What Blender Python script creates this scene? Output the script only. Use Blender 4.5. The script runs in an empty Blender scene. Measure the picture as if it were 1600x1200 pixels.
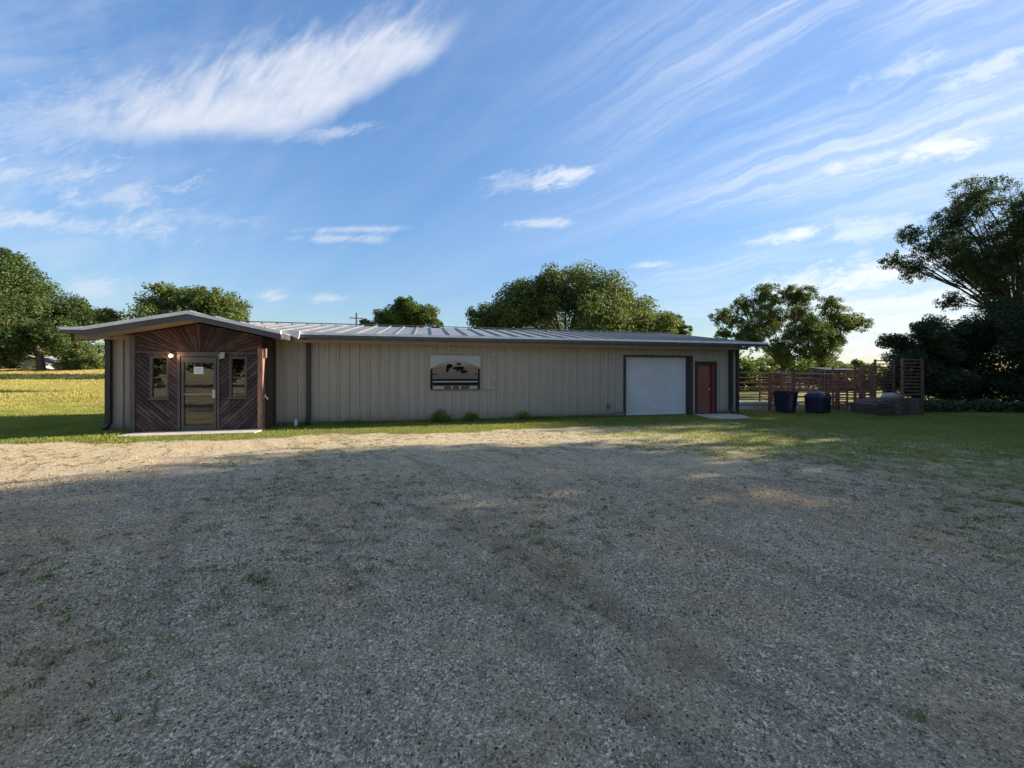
import bpy, math, random
import numpy as np
from mathutils import Vector, Matrix
R = math.radians
scn = bpy.context.scene
col = scn.collection

# ------------------------------------------------------------------ camera
cam_d = bpy.data.cameras.new('camera')
cam = bpy.data.objects.new('camera', cam_d); col.objects.link(cam)
cam.location = (0, 0, 1.6); cam.rotation_euler = (R(90), 0, 0)
cam_d.sensor_width = 36; cam_d.lens = 36 * 600 / 1600
cam_d.shift_y = -15 / 1600
cam_d.clip_start = 0.05; cam_d.clip_end = 3000
scn.camera = cam
scn.render.resolution_x = 1024; scn.render.resolution_y = 768

# ------------------------------------------------------------------ light
AZ, EL = 17.0, 23.0                     # sun: degrees from +X towards +Y, elevation
SUN = Vector((math.cos(R(EL)) * math.cos(R(AZ)), math.cos(R(EL)) * math.sin(R(AZ)), math.sin(R(EL))))
sd = bpy.data.lights.new('sun', 'SUN'); sd.energy = 5.0; sd.angle = R(0.5); sd.color = (1.0, 0.89, 0.72)
sun = bpy.data.objects.new('sun', sd); col.objects.link(sun)
sun.rotation_euler = SUN.to_track_quat('Z', 'Y').to_euler()
scn.view_settings.view_transform = 'Standard'; scn.view_settings.look = 'None'
scn.view_settings.gamma = 1.0; scn.view_settings.exposure = 1.25

class NT:
    """small helper round a node tree"""
    def __init__(s, t): s.t = t
    def n(s, kind, **kw):
        nd = s.t.nodes.new('ShaderNode' + kind)
        for k, v in kw.items(): setattr(nd, k, v)
        return nd
    def _in(s, sock, v):
        if v is None: return
        if hasattr(v, 'is_output'): s.t.links.new(v, sock)
        else: sock.default_value = v
    def m(s, op, a, b=None, c=None, clamp=False):
        nd = s.n('Math', operation=op); nd.use_clamp = clamp
        for i, v in enumerate((a, b, c)): s._in(nd.inputs[i], v)
        return nd.outputs[0]
    def smooth(s, v, a, b, lo=0.0, hi=1.0):
        nd = s.n('MapRange', interpolation_type='SMOOTHSTEP')
        s._in(nd.inputs[0], v)
        for i, x in enumerate((a, b, lo, hi)): s._in(nd.inputs[i + 1], x)
        return nd.outputs[0]
    def mix(s, f, a, b, kind='MIX'):
        nd = s.n('Mix', data_type='RGBA', blend_type=kind)
        s._in(nd.inputs[0], f); s._in(nd.inputs[6], a); s._in(nd.inputs[7], b)
        return nd.outputs[2]
    def noise(s, vec, scale, detail=4, rough=0.55, dist=0.0, out=0):
        nd = s.n('TexNoise'); s._in(nd.inputs['Vector'], vec)
        s._in(nd.inputs['Scale'], scale); s._in(nd.inputs['Detail'], detail)
        s._in(nd.inputs['Roughness'], rough); s._in(nd.inputs['Distortion'], dist)
        return nd.outputs[out]
    def comb(s, x, y, z=0.0):
        nd = s.n('CombineXYZ')
        for i, v in enumerate((x, y, z)): s._in(nd.inputs[i], v)
        return nd.outputs[0]
    def ramp(s, f, stops):
        nd = s.n('ValToRGB'); s._in(nd.inputs[0], f)
        el = nd.color_ramp.elements
        while len(el) < len(stops): el.new(0.5)
        for e, (p, c) in zip(el, stops): e.position = p; e.color = (*c, 1)
        return nd.outputs[0]
    def curve(s, f, pts):
        nd = s.n('FloatCurve'); s._in(nd.inputs[1], f)
        cv = nd.mapping.curves[0]
        cv.points[0].location = pts[0]; cv.points[1].location = pts[-1]
        for p in pts[1:-1]: cv.points.new(*p)
        for p in cv.points: p.handle_type = 'AUTO_CLAMPED'
        nd.mapping.update()
        return nd.outputs[0]

# ------------------------------------------------------------------ sky
world = bpy.data.worlds.new('World'); scn.world = world; world.use_nodes = True
wt = world.node_tree; wt.nodes.clear(); W = NT(wt)
sky = W.n('TexSky', sky_type='NISHITA'); sky.sun_disc = False
sky.sun_elevation = R(EL); sky.sun_rotation = R(90 - AZ)
sky.air_density = 1.0; sky.dust_density = 0.15; sky.ozone_density = 1.3
tc = W.n('TexCoord'); sp = W.n('SeparateXYZ'); wt.links.new(tc.outputs['Generated'], sp.inputs[0])
dx, dy, dz = sp.outputs
ya = W.m('MAXIMUM', W.m('ABSOLUTE', dy), 0.12)
u = W.m('DIVIDE', dx, ya); v = W.m('DIVIDE', dz, ya)
cx = W.m('MULTIPLY_ADD', u, 0.6, 0.8); cy = W.m('MULTIPLY_ADD', v, -0.6, 0.585)
hs = W.n('HueSaturation'); wt.links.new(sky.outputs[0], hs.inputs['Color'])
hs.inputs['Saturation'].default_value = 1.2; hs.inputs['Hue'].default_value = 0.504; hs.inputs['Value'].default_value = 1.0
lum = W.n('RGBToBW'); wt.links.new(hs.outputs[0], lum.inputs[0])
kf = W.m('DIVIDE', 1.55, W.m('MULTIPLY_ADD', lum.outputs[0], 0.36, 1.0))
vm = W.n('VectorMath', operation='SCALE'); wt.links.new(hs.outputs[0], vm.inputs[0]); wt.links.new(kf, vm.inputs['Scale'])
base = vm.outputs[0]
# -- one big feathered cirrus: fibres lean up and to the right
def rot(x, y, deg):
    c, s_ = math.cos(R(deg)), math.sin(R(deg))
    return (W.m('ADD', W.m('MULTIPLY', x, c), W.m('MULTIPLY', y, s_)),
            W.m('SUBTRACT', W.m('MULTIPLY', y, c), W.m('MULTIPLY', x, s_)))
fa, fb = rot(cx, cy, -52)
fib = W.noise(W.comb(W.m('MULTIPLY', fa, 11.0), W.m('MULTIPLY', fb, 34.0)), 1.0, 5, 0.6, 0.35)
fa2, fb2 = rot(cx, cy, -16)
lay = W.noise(W.comb(W.m('MULTIPLY', fa2, 5.0), W.m('MULTIPLY', fb2, 16.0), 3.0), 1.0, 6, 0.6, 0.5)
wob = W.noise(W.comb(cx, cy, 1.3), 7.0, 5, 0.6)
fs = W.m('SUBTRACT', fib, 0.5); ls = W.m('SUBTRACT', lay, 0.5); ws = W.m('SUBTRACT', wob, 0.5)
top = W.curve(cx, [(0.0, 0.19), (0.1, 0.155), (0.2, 0.115), (0.35, 0.075), (0.47, 0.045), (0.58, 0.01), (0.66, 0.0), (0.8, 0.0), (1.0, 0.0)])
bot = W.curve(cx, [(0.0, 0.215), (0.1, 0.22), (0.3, 0.222), (0.42, 0.22), (0.5, 0.20), (0.56, 0.165), (0.62, 0.13), (0.68, 0.095), (0.74, 0.04), (0.8, 0.0), (1.0, 0.0)])
yt = W.m('ADD', cy, W.m('ADD', W.m('MULTIPLY', fs, 0.13), W.m('MULTIPLY', ws, 0.09)))
yb = W.m('ADD', cy, W.m('ADD', W.m('MULTIPLY', fs, 0.035), W.m('MULTIPLY', ws, 0.025)))
d1 = W.smooth(W.m('SUBTRACT', yt, top), -0.02, 0.085)
d2 = W.smooth(W.m('SUBTRACT', bot, yb), -0.008, 0.035)
xl = W.smooth(W.m('ADD', cx, W.m('MULTIPLY', ls, 0.3)), 0.02, 0.24)
xr = W.smooth(W.m('ADD', cx, W.m('MULTIPLY', fs, 0.12)), 0.78, 0.64)
big = W.m('MULTIPLY', W.m('MULTIPLY', d1, d2), W.m('MULTIPLY', xl, xr))
big = W.m('MULTIPLY', big, W.smooth(W.m('MULTIPLY_ADD', fib, 0.5, W.m('MULTIPLY', lay, 0.5)), 0.22, 0.62, 0.45, 0.92))
dens = [big]
fl = W.noise(W.comb(W.m('MULTIPLY', fa2, 22.0), W.m('MULTIPLY', fb2, 60.0), 9.0), 1.0, 6, 0.7, 0.6)
fls = W.m('SUBTRACT', fl, 0.5)
# -- small separate clouds (x, y, rx, ry, tilt, strength)
for (ex, ey, rx, ry, tl, st) in [
        (0.03, 0.268, 0.17, 0.026, 2, 0.75), (0.20, 0.305, 0.10, 0.026, -6, 0.55), (0.04, 0.345, 0.24, 0.022, 4, 0.7), (0.30, 0.34, 0.14, 0.02, 2, 0.25),
        (0.08, 0.19, 0.16, 0.06, -15, 0.35), (0.56, 0.358, 0.085, 0.006, -2, 0.55), (0.53, 0.373, 0.07, 0.007, 0, 0.5),
        (0.895, 0.270, 0.065, 0.020, -10, 0.85), (0.815, 0.285, 0.05, 0.014, -8, 0.4), (0.85, 0.349, 0.05, 0.009, 0, 0.6),
        (0.425, 0.463, 0.04, 0.013, 5, 0.7), (0.512, 0.467, 0.05, 0.009, 0, 0.6), (0.145, 0.452, 0.05, 0.02, 0, 0.5),
        (0.52, 0.208, 0.06, 0.009, -6, 0.5), (1.02, 0.414, 0.04, 0.006, -2, 0.6),
        (1.24, 0.368, 0.07, 0.012, -8, 0.8), (1.46, 0.232, 0.13, 0.016, -10, 0.9), (1.35, 0.355, 0.09, 0.022, -8, 0.5),
        (1.36, 0.425, 0.16, 0.026, -12, 0.8), (1.42, 0.475, 0.18, 0.022, -8, 0.6), (1.34, 0.54, 0.16, 0.028, 0, 0.8), (1.40, 0.505, 0.14, 0.018, -4, 0.6),
        (1.56, 0.10, 0.07, 0.018, -25, 0.5), (1.39, 0.115, 0.07, 0.02, -25, 0.45), (1.30, 0.265, 0.02, 0.012, -20, 0.5),
        (1.52, 0.40, 0.12, 0.03, -10, 0.45)]:
    ax, ay = rot(W.m('SUBTRACT', cx, ex), W.m('SUBTRACT', cy, ey), tl)
    q = W.m('ADD', W.m('POWER', W.m('ABSOLUTE', W.m('DIVIDE', ax, rx)), 2.0), W.m('POWER', W.m('ABSOLUTE', W.m('DIVIDE', ay, ry)), 2.0))
    q = W.m('ADD', W.m('SQRT', q), W.m('ADD', W.m('MULTIPLY', W.m('ADD', ws, ls), 2.4), W.m('MULTIPLY', fls, 3.0)))
    dens.append(W.smooth(q, 1.25, -0.1, 0.0, min(1.0, st * 0.95)))
# -- long cirrus streaks fanning out to the upper right
px_, py_ = W.m('SUBTRACT', cx, 0.22), W.m('SUBTRACT', 0.62, cy)
wx = W.m('MULTIPLY_ADD', ws, 0.05, py_)
th = W.m('ARCTAN2', wx, px_); rr = W.m('SQRT', W.m('ADD', W.m('POWER', px_, 2.0), W.m('POWER', py_, 2.0)))
st1 = W.noise(W.comb(W.m('MULTIPLY', th, 56.0), W.m('MULTIPLY', rr, 2.0)), 1.0, 7, 0.66, 0.35)
st2 = W.noise(W.comb(W.m('MULTIPLY', th, 9.0), W.m('MULTIPLY', rr, 1.3), 5.0), 1.0, 3, 0.5, 0.4)
sx_ = W.smooth(cx, 0.72, 1.35)
stre = W.m('MULTIPLY', W.smooth(st1, 0.38, 0.70), W.smooth(st2, 0.22, 0.66))
stre = W.m('MULTIPLY', W.m('MULTIPLY', stre, sx_), 0.50)
dens.append(stre)
dens.append(W.m('MULTIPLY', W.m('MULTIPLY', W.smooth(fl, 0.60, 0.80), W.smooth(st1, 0.45, 0.62)), W.m('MULTIPLY', sx_, 0.5)))
veil = W.m('MULTIPLY', W.smooth(lay, 0.35, 0.8), W.smooth(cx, 0.55, 0.0, 0.05, 0.30))
dens.append(veil)
veil2 = W.m('MULTIPLY', W.smooth(st2, 0.25, 0.8), W.smooth(cx, 0.5, 1.6, 0.06, 0.28))
dens.append(veil2)
inv = None
for d_ in dens:
    k = W.m('SUBTRACT', 1.0, d_, clamp=True)
    inv = k if inv is None else W.m('MULTIPLY', inv, k)
den = W.m('MULTIPLY', W.m('SUBTRACT', 1.0, inv), W.smooth(dz, -0.01, 0.04))
ccol = W.mix(W.smooth(cx, 0.5, 1.5), (3.3, 3.5, 3.95, 1), (4.5, 4.65, 4.9, 1))
fin = W.mix(den, base, ccol)
bg = W.n('Background'); wt.links.new(fin, bg.inputs[0]); bg.inputs[1].default_value = 0.102
wo = W.n('OutputWorld'); wt.links.new(bg.outputs[0], wo.inputs[0])

# ------------------------------------------------------------------ helpers
def tag(o, label=None, cat=None, group=None, kind=None):
    if label: o['label'] = label
    if cat: o['category'] = cat
    if group: o['group'] = group
    if kind: o['kind'] = kind
    return o
def thing(name, label, cat, loc=(0, 0, 0), rz=0, group=None):
    o = bpy.data.objects.new(name, None); col.objects.link(o)
    o.location = loc; o.rotation_euler = (0, 0, rz); o.empty_display_size = 0.2
    return tag(o, label, cat, group)
def copy_tree(o, parent=None):
    c = o.copy(); col.objects.link(c); c.parent = parent
    for ch in [x for x in bpy.data.objects if x.parent == o]: copy_tree(ch, c)
    return c

class MB:
    def __init__(s): s.v = []; s.f = []; s.mi = []
    def add(s, vs, fs, mi=0):
        b = len(s.v); s.v += [tuple(p) for p in vs]
        for f in fs: s.f.append([b + i for i in f]); s.mi.append(mi)
        return s
    def box(s, x0, x1, y0, y1, z0, z1, mi=0):
        vs = [(x, y, z) for z in (z0, z1) for y in (y0, y1) for x in (x0, x1)]
        return s.add(vs, [(0, 2, 3, 1), (4, 5, 7, 6), (0, 1, 5, 4), (2, 6, 7, 3), (0, 4, 6, 2), (1, 3, 7, 5)], mi)
    def prism(s, poly, y0, y1, mi=0):          # poly in (x, z), extruded along y
        n = len(poly)
        vs = [(x, y0, z) for x, z in poly] + [(x, y1, z) for x, z in poly]
        fs = [tuple(range(n)), tuple(range(2 * n - 1, n - 1, -1))] + [(i, i + n, (i + 1) % n + n, (i + 1) % n) for i in range(n)]
        return s.add(vs, fs, mi)
    def prismx(s, poly, x0, x1, mi=0):         # poly in (y, z), extruded along x
        n = len(poly)
        vs = [(x0, y, z) for y, z in poly] + [(x1, y, z) for y, z in poly]
        fs = [tuple(range(n)), tuple(range(2 * n - 1, n - 1, -1))] + [(i, i + n, (i + 1) % n + n, (i + 1) % n) for i in range(n)]
        return s.add(vs, fs, mi)
    def prismz(s, poly, z0, z1, mi=0):         # poly in (x, y)
        n = len(poly)
        vs = [(x, y, z0) for x, y in poly] + [(x, y, z1) for x, y in poly]
        fs = [tuple(range(n - 1, -1, -1)), tuple(range(n, 2 * n))] + [(i, (i + 1) % n, (i + 1) % n + n, i + n) for i in range(n)]
        return s.add(vs, fs, mi)
    def tube(s, pts, rad, n=8, cap=True, mi=0):
        pts = [Vector(p) for p in pts]
        rad = rad if hasattr(rad, '__len__') else [rad] * len(pts)
        b = len(s.v)
        for i, p in enumerate(pts):
            d = (pts[min(i + 1, len(pts) - 1)] - pts[max(i - 1, 0)]).normalized()
            a = d.cross(Vector((0, 0, 1)) if abs(d.z) < 0.95 else Vector((1, 0, 0))).normalized(); c = d.cross(a)
            for k in range(n):
                t = 2 * math.pi * k / n
                s.v.append(tuple(p + (a * math.cos(t) + c * math.sin(t)) * rad[i]))
        for i in range(len(pts) - 1):
            for k in range(n):
                k2 = (k + 1) % n
                s.f.append([b + i * n + k, b + i * n + k2, b + (i + 1) * n + k2, b + (i + 1) * n + k]); s.mi.append(mi)
        if cap:
            s.f.append([b + k for k in range(n - 1, -1, -1)]); s.mi.append(mi)
            s.f.append([b + (len(pts) - 1) * n + k for k in range(n)]); s.mi.append(mi)
        return s
    def lathe(s, prof, n=24, c=(0, 0), sx=1, sy=1, mi=0):   # prof: (r, z)
        b = len(s.v)
        for r, z in prof:
            for k in range(n):
                t = 2 * math.pi * k / n
                s.v.append((c[0] + r * math.cos(t) * sx, c[1] + r * math.sin(t) * sy, z))
        for i in range(len(prof) - 1):
            for k in range(n):
                k2 = (k + 1) % n
                s.f.append([b + i * n + k, b + i * n + k2, b + (i + 1) * n + k2, b + (i + 1) * n + k]); s.mi.append(mi)
        return s
    def build(s, name, mat, parent=None, bevel=0, smooth=False):
        me = bpy.data.meshes.new(name); me.from_pydata(s.v, [], s.f)
        for m_ in (mat if isinstance(mat, (list, tuple)) else [mat]): me.materials.append(m_)
        if any(s.mi): me.polygons.foreach_set('material_index', s.mi)
        o = bpy.data.objects.new(name, me); col.objects.link(o); o.parent = parent
        if smooth: me.polygons.foreach_set('use_smooth', [True] * len(me.polygons))
        if bevel:
            b = o.modifiers.new('bevel', 'BEVEL'); b.width = bevel; b.segments = 2; b.limit_method = 'ANGLE'
        return o

def big_mesh(name, verts, quads, mat, parent=None, n=4, attr=None, smooth=False):
    me = bpy.data.meshes.new(name)
    nv, nf = len(verts), len(quads)
    me.vertices.add(nv); me.vertices.foreach_set('co', np.asarray(verts, dtype=np.float32).ravel())
    me.loops.add(nf * n); me.loops.foreach_set('vertex_index', np.asarray(quads, dtype=np.int32).ravel())
    me.polygons.add(nf); me.polygons.foreach_set('loop_start', np.arange(0, nf * n, n, dtype=np.int32))
    me.polygons.foreach_set('loop_total', np.full(nf, n, dtype=np.int32))
    if smooth: me.polygons.foreach_set('use_smooth', np.ones(nf, dtype=bool))
    if attr:
        for k, a in attr.items():
            at = me.attributes.new(k, 'FLOAT', 'POINT'); at.data.foreach_set('value', np.asarray(a, dtype=np.float32))
    me.update(calc_edges=True); me.materials.append(mat)
    o = bpy.data.objects.new(name, me); col.objects.link(o); o.parent = parent
    return o

# ------------------------------------------------------------------ materials
def newmat(name):
    m_ = bpy.data.materials.new(name); m_.use_nodes = True
    t = m_.node_tree; t.nodes.clear(); N = NT(t)
    out = N.n('OutputMaterial'); b = N.n('BsdfPrincipled'); t.links.new(b.outputs[0], out.inputs[0])
    return m_, N, b, out
def setc(N, sock, v): N._in(sock, v)
def simple(name, c, rough=0.6, metal=0.0, var=0.12, scale=6.0, bump=0.0, bscale=60, stretch=(1, 1, 1), dirt=None, dscale=1.5, island=0.0, spec=None):
    m_, N, b, out = newmat(name)
    tcn = N.n('TexCoord'); mp = N.n('Mapping'); mp.inputs['Scale'].default_value = stretch
    N.t.links.new(tcn.outputs['Object'], mp.inputs[0]); vec = mp.outputs[0]
    n1 = N.noise(vec, scale, 6, 0.6)
    c4 = (*c, 1)
    cc = N.mix(N.smooth(n1, 0.3, 0.7), tuple(x * (1 - var) for x in c) + (1,), tuple(min(1, x * (1 + var)) for x in c) + (1,))
    if dirt:
        n2 = N.noise(vec, dscale, 7, 0.65)
        cc = N.mix(N.smooth(n2, 0.5, 0.78, 0, 0.75), cc, (*dirt, 1))
    if island:
        g = N.n('NewGeometry')
        h = N.n('HueSaturation'); N._in(h.inputs['Color'], cc)
        N._in(h.inputs['Value'], N.m('MULTIPLY_ADD', g.outputs['Random Per Island'], island * 2, 1 - island)); cc = h.outputs[0]
    N._in(b.inputs['Base Color'], cc)
    N._in(b.inputs['Roughness'], N.smooth(n1, 0.2, 0.8, rough - 0.08, min(1, rough + 0.08)))
    b.inputs['Metallic'].default_value = metal
    if spec is not None: b.inputs['Specular IOR Level'].default_value = spec
    if bump:
        bn = N.noise(vec, bscale, 4, 0.6)
        bp = N.n('Bump'); bp.inputs['Strength'].default_value = bump; bp.inputs['Distance'].default_value = 0.01
        N._in(bp.inputs['Height'], bn); N.t.links.new(bp.outputs[0], b.inputs['Normal'])
    return m_

M = {}
def mat_siding():
    m_, N, b, out = newmat('tan_painted_steel')
    tcn = N.n('TexCoord'); sp_ = N.n('SeparateXYZ'); N.t.links.new(tcn.outputs['Object'], sp_.inputs[0])
    x, y, z = sp_.outputs
    streak = N.noise(N.comb(N.m('MULTIPLY', x, 3.0), N.m('MULTIPLY', z, 0.35), y), 2.0, 6, 0.6)
    panel = N.n('TexWhiteNoise', noise_dimensions='1D'); N._in(panel.inputs['W'], N.m('FLOOR', N.m('DIVIDE', x, 0.915)))
    c = N.mix(streak, (0.33, 0.29, 0.24, 1), (0.425, 0.378, 0.318, 1))
    c = N.mix(N.m('MULTIPLY', panel.outputs[0], 0.10), c, (0.27, 0.235, 0.19, 1))
    lap = N.m('LESS_THAN', N.m('FRACT', N.m('DIVIDE', N.m('ADD', x, 0.06), 0.915)), 0.014)
    c = N.mix(N.m('MULTIPLY', lap, 0.55), c, (0.10, 0.085, 0.07, 1))
    run = N.noise(N.comb(N.m('MULTIPLY', x, 9.0), N.m('MULTIPLY', z, 0.5), 7.0), 1.0, 5, 0.7)
    c = N.mix(N.smooth(run, 0.58, 0.75, 0, 0.5), c, (0.20, 0.165, 0.125, 1))
    # splashed soil along the foot of the wall
    sn = N.noise(N.comb(x, y, z), 5.0, 6, 0.65)
    foot = N.smooth(N.m('ADD', z, N.m('MULTIPLY', sn, 0.5)), 0.65, 0.20)
    c = N.mix(N.m('MULTIPLY', foot, 0.6), c, (0.17, 0.14, 0.10, 1))
    # screw row with small rust marks
    fx = N.m('ABSOLUTE', N.m('SUBTRACT', N.m('FRACT', N.m('DIVIDE', N.m('ADD', x, 0.02), 0.305)), 0.5))
    s1 = N.m('LESS_THAN', fx, 0.045); s2 = N.m('LESS_THAN', N.m('ABSOLUTE', N.m('SUBTRACT', z, 2.165)), 0.012)
    s3 = N.m('LESS_THAN', N.m('ABSOLUTE', N.m('SUBTRACT', z, 1.02)), 0.010)
    c = N.mix(N.m('MULTIPLY', s1, N.m('MAXIMUM', s2, N.m('MULTIPLY', s3, 0.4))), c, (0.10, 0.07, 0.05, 1))
    N._in(b.inputs['Base Color'], c); b.inputs['Roughness'].default_value = 0.45
    bp = N.n('Bump'); bp.inputs['Strength'].default_value = 0.25; bp.inputs['Distance'].default_value = 0.02
    N._in(bp.inputs['Height'], N.noise(N.comb(x, y, z), 1.8, 3, 0.5)); N.t.links.new(bp.outputs[0], b.inputs['Normal'])
    return m_
M['siding'] = mat_siding()
M['roof'] = simple('galvanised_roof', (0.25, 0.25, 0.25), 0.5, 0.4, 0.12, 1.3, 0.15, 3, dirt=(0.30, 0.27, 0.24), dscale=2.2)
M['trim'] = simple('grey_trim_metal', (0.08, 0.082, 0.09), 0.45, 0.2, 0.12, 3, 0.1, 8)
M['lip'] = simple('sunlit_gutter_lip', (0.80, 0.80, 0.80), 0.4, 0.0, 0.1, 4)  # whitened so the shaded roof edges look sunlit; door handles share it
M['tan'] = simple('tan_trim', (0.27, 0.215, 0.165), 0.55, 0, 0.12, 4, dirt=(0.2, 0.16, 0.12))
M['brown'] = simple('dark_brown_metal', (0.035, 0.030, 0.030), 0.45, 0.0, 0.2, 6)
M['plank'] = simple('dark_stained_planks', (0.055, 0.036, 0.034), 0.8, 0, 0.35, 5, 0.6, 30, dirt=(0.10, 0.085, 0.085), dscale=4.0, island=0.6)
M['plankred'] = simple('red_brown_planks', (0.060, 0.030, 0.026), 0.8, 0, 0.35, 5, 0.6, 30, dirt=(0.075, 0.06, 0.056), dscale=5.0, island=0.55)
M['post'] = simple('weathered_red_timber', (0.30, 0.16, 0.115), 0.85, 0, 0.4, 9, 0.7, 25, (1, 1, 0.3), dirt=(0.40, 0.30, 0.22), dscale=5)
M['frame'] = simple('grey_brown_frame', (0.088, 0.080, 0.082), 0.5, 0.2, 0.15, 5)
M['dark'] = simple('dark_void', (0.02, 0.018, 0.017), 0.9)
M['interior'] = simple('interior_pine', (0.10, 0.052, 0.026), 0.6, 0, 0.6, 4, 0, 30, (0.3, 1, 6))
M['white'] = simple('white_paint', (0.66, 0.66, 0.65), 0.5, 0, 0.06, 3, dirt=(0.5, 0.48, 0.44))
M['doorwhite'] = simple('garage_white', (0.62, 0.635, 0.66), 0.42, 0, 0.05, 1.6, 0.05, 5, dirt=(0.52, 0.52, 0.52))
M['reddoor'] = simple('red_painted_door', (0.27, 0.092, 0.062), 0.6, 0, 0.15, 2.5, dirt=(0.17, 0.06, 0.05), dscale=1.2)
M['reddark'] = simple('dark_red_jamb', (0.13, 0.035, 0.03), 0.6, 0, 0.2, 4)
M['concrete'] = simple('concrete', (0.50, 0.44, 0.36), 0.9, 0, 0.15, 4, 0.4, 60, dirt=(0.33, 0.29, 0.23), dscale=2)
M['foot'] = simple('foundation_grey', (0.17, 0.17, 0.175), 0.9, 0, 0.2, 6, 0.4, 40)
M['rust'] = simple('rusty_pipe', (0.27, 0.105, 0.07), 0.8, 0, 0.4, 8, 0.3, 40, dirt=(0.15, 0.10, 0.08), dscale=4)
M['rustdark'] = simple('dark_rusted_steel', (0.20, 0.095, 0.07), 0.8, 0, 0.35, 8, 0.3, 40)
M['rail'] = simple('weathered_grey_rail', (0.36, 0.32, 0.27), 0.8, 0, 0.25, 8, 0.3, 30)
M['greywood'] = simple('grey_weathered_boards', (0.10, 0.080, 0.072), 0.9, 0, 0.3, 6, 0.6, 30, (1, 1, 0.2), island=0.35)
M['navy'] = simple('navy_plastic', (0.005, 0.008, 0.036), 0.42, 0, 0.2, 4, 0.1, 10, dirt=(0.015, 0.018, 0.04), dscale=3)
M['greypanel'] = simple('scuffed_grey_plastic', (0.07, 0.07, 0.08), 0.6, 0, 0.25, 5)
M['rubber'] = simple('black_rubber', (0.02, 0.02, 0.02), 0.8)
M['brick'] = simple('dark_red_brick', (0.09, 0.03, 0.022), 0.9, 0, 0.3, 20, 0.5, 60)
M['pvc'] = simple('white_plastic', (0.62, 0.60, 0.56), 0.5)
M['paper'] = simple('white_paper', (0.68, 0.70, 0.72), 0.8, 0, 0.03)
M['ink'] = simple('grey_print', (0.33, 0.35, 0.38), 0.8)
M['bark'] = simple('rough_bark', (0.085, 0.066, 0.05), 0.95, 0, 0.35, 6, 0.9, 14, (1, 1, 0.25))
M['pole'] = simple('pole_timber', (0.10, 0.08, 0.065), 0.9, 0, 0.2, 5)
M['shingle'] = simple('grey_shingles', (0.20, 0.20, 0.22), 0.9, 0, 0.2, 5)
M['housegrey'] = simple('pale_grey_boards', (0.42, 0.43, 0.46), 0.7, 0, 0.1, 3)
M['cream'] = simple('cream_boards', (0.66, 0.62, 0.46), 0.7, 0, 0.1, 3)

def mat_glass(refl=0.04):
    m_, N, b, out = newmat('window_glass')
    N.t.nodes.remove(b)
    tr = N.n('BsdfTransparent'); tr.inputs[0].default_value = (0.55, 0.57, 0.56, 1)
    gl = N.n('BsdfGlossy'); gl.inputs['Roughness'].default_value = 0.02; gl.inputs[0].default_value = (0.9, 0.95, 1, 1)
    tcn = N.n('TexCoord'); bp = N.n('Bump'); bp.inputs['Strength'].default_value = 0.06; bp.inputs['Distance'].default_value = 0.01
    N._in(bp.inputs['Height'], N.noise(tcn.outputs['Object'], 3.0, 2)); N.t.links.new(bp.outputs[0], gl.inputs['Normal'])
    fr = N.n('Fresnel'); fr.inputs[0].default_value = 1.5
    mx = N.n('MixShader'); N._in(mx.inputs[0], N.m('MULTIPLY_ADD', fr.outputs[0], 1.0, refl, clamp=True))
    N.t.links.new(tr.outputs[0], mx.inputs[1]); N.t.links.new(gl.outputs[0], mx.inputs[2]); N.t.links.new(mx.outputs[0], out.inputs[0])
    return m_
M['glass'] = mat_glass(); M['glasswin'] = mat_glass(0.06)
def mat_emit(name, c, s):
    m_, N, b, out = newmat(name)
    b.inputs['Base Color'].default_value = (*c, 1); b.inputs['Emission Color'].default_value = (*c, 1); b.inputs['Emission Strength'].default_value = s
    return m_
M['bulb'] = mat_emit('warm_lit_bulb', (1.0, 0.62, 0.30), 9)

def mat_leaf(name, c1, c2, trans=0.35, nscale=0.5, rough=0.6):
    m_, N, b, out = newmat(name)
    g = N.n('NewGeometry'); oi = N.n('ObjectInfo')
    n1 = N.noise(g.outputs['Position'], nscale, 4, 0.6)
    f = N.m('ADD', N.m('MULTIPLY', g.outputs['Random Per Island'], 0.55), N.m('MULTIPLY', N.smooth(n1, 0.35, 0.65), 0.45))
    c = N.mix(f, (*c1, 1), (*c2, 1))
    N._in(b.inputs['Base Color'], c); b.inputs['Roughness'].default_value = rough; b.inputs['Specular IOR Level'].default_value = 0.3
    tl = N.n('BsdfTranslucent'); N._in(tl.inputs[0], N.mix(0.5, c, (c2[0] * 1.5, c2[1] * 1.5, c2[2] * 0.8, 1)))
    mx = N.n('MixShader'); mx.inputs[0].default_value = trans
    N.t.links.new(b.outputs[0], mx.inputs[1]); N.t.links.new(tl.outputs[0], mx.inputs[2]); N.t.links.new(mx.outputs[0], out.inputs[0])
    return m_
M['leaf_mid'] = mat_leaf('leaves_mid_green', (0.045, 0.075, 0.016), (0.13, 0.17, 0.035))
M['leaf_light'] = mat_leaf('leaves_yellow_green', (0.045, 0.075, 0.018), (0.145, 0.18, 0.045))
M['leaf_dark'] = mat_leaf('leaves_dark_green', (0.030, 0.050, 0.020), (0.085, 0.115, 0.040), 0.35)
M['leaf_cedar'] = mat_leaf('cedar_foliage', (0.020, 0.036, 0.016), (0.06, 0.088, 0.034), 0.25)
M['leaf_far'] = mat_leaf('leaves_far_green', (0.028, 0.052, 0.014), (0.085, 0.125, 0.03), 0.3, 0.15)
M['leaf_weed'] = mat_leaf('weed_leaves', (0.06, 0.08, 0.02), (0.20, 0.23, 0.05), 0.3, 3)
M['leaf_shrub'] = mat_leaf('shrub_leaves', (0.10, 0.15, 0.03), (0.30, 0.34, 0.09), 0.35, 4)
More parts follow.
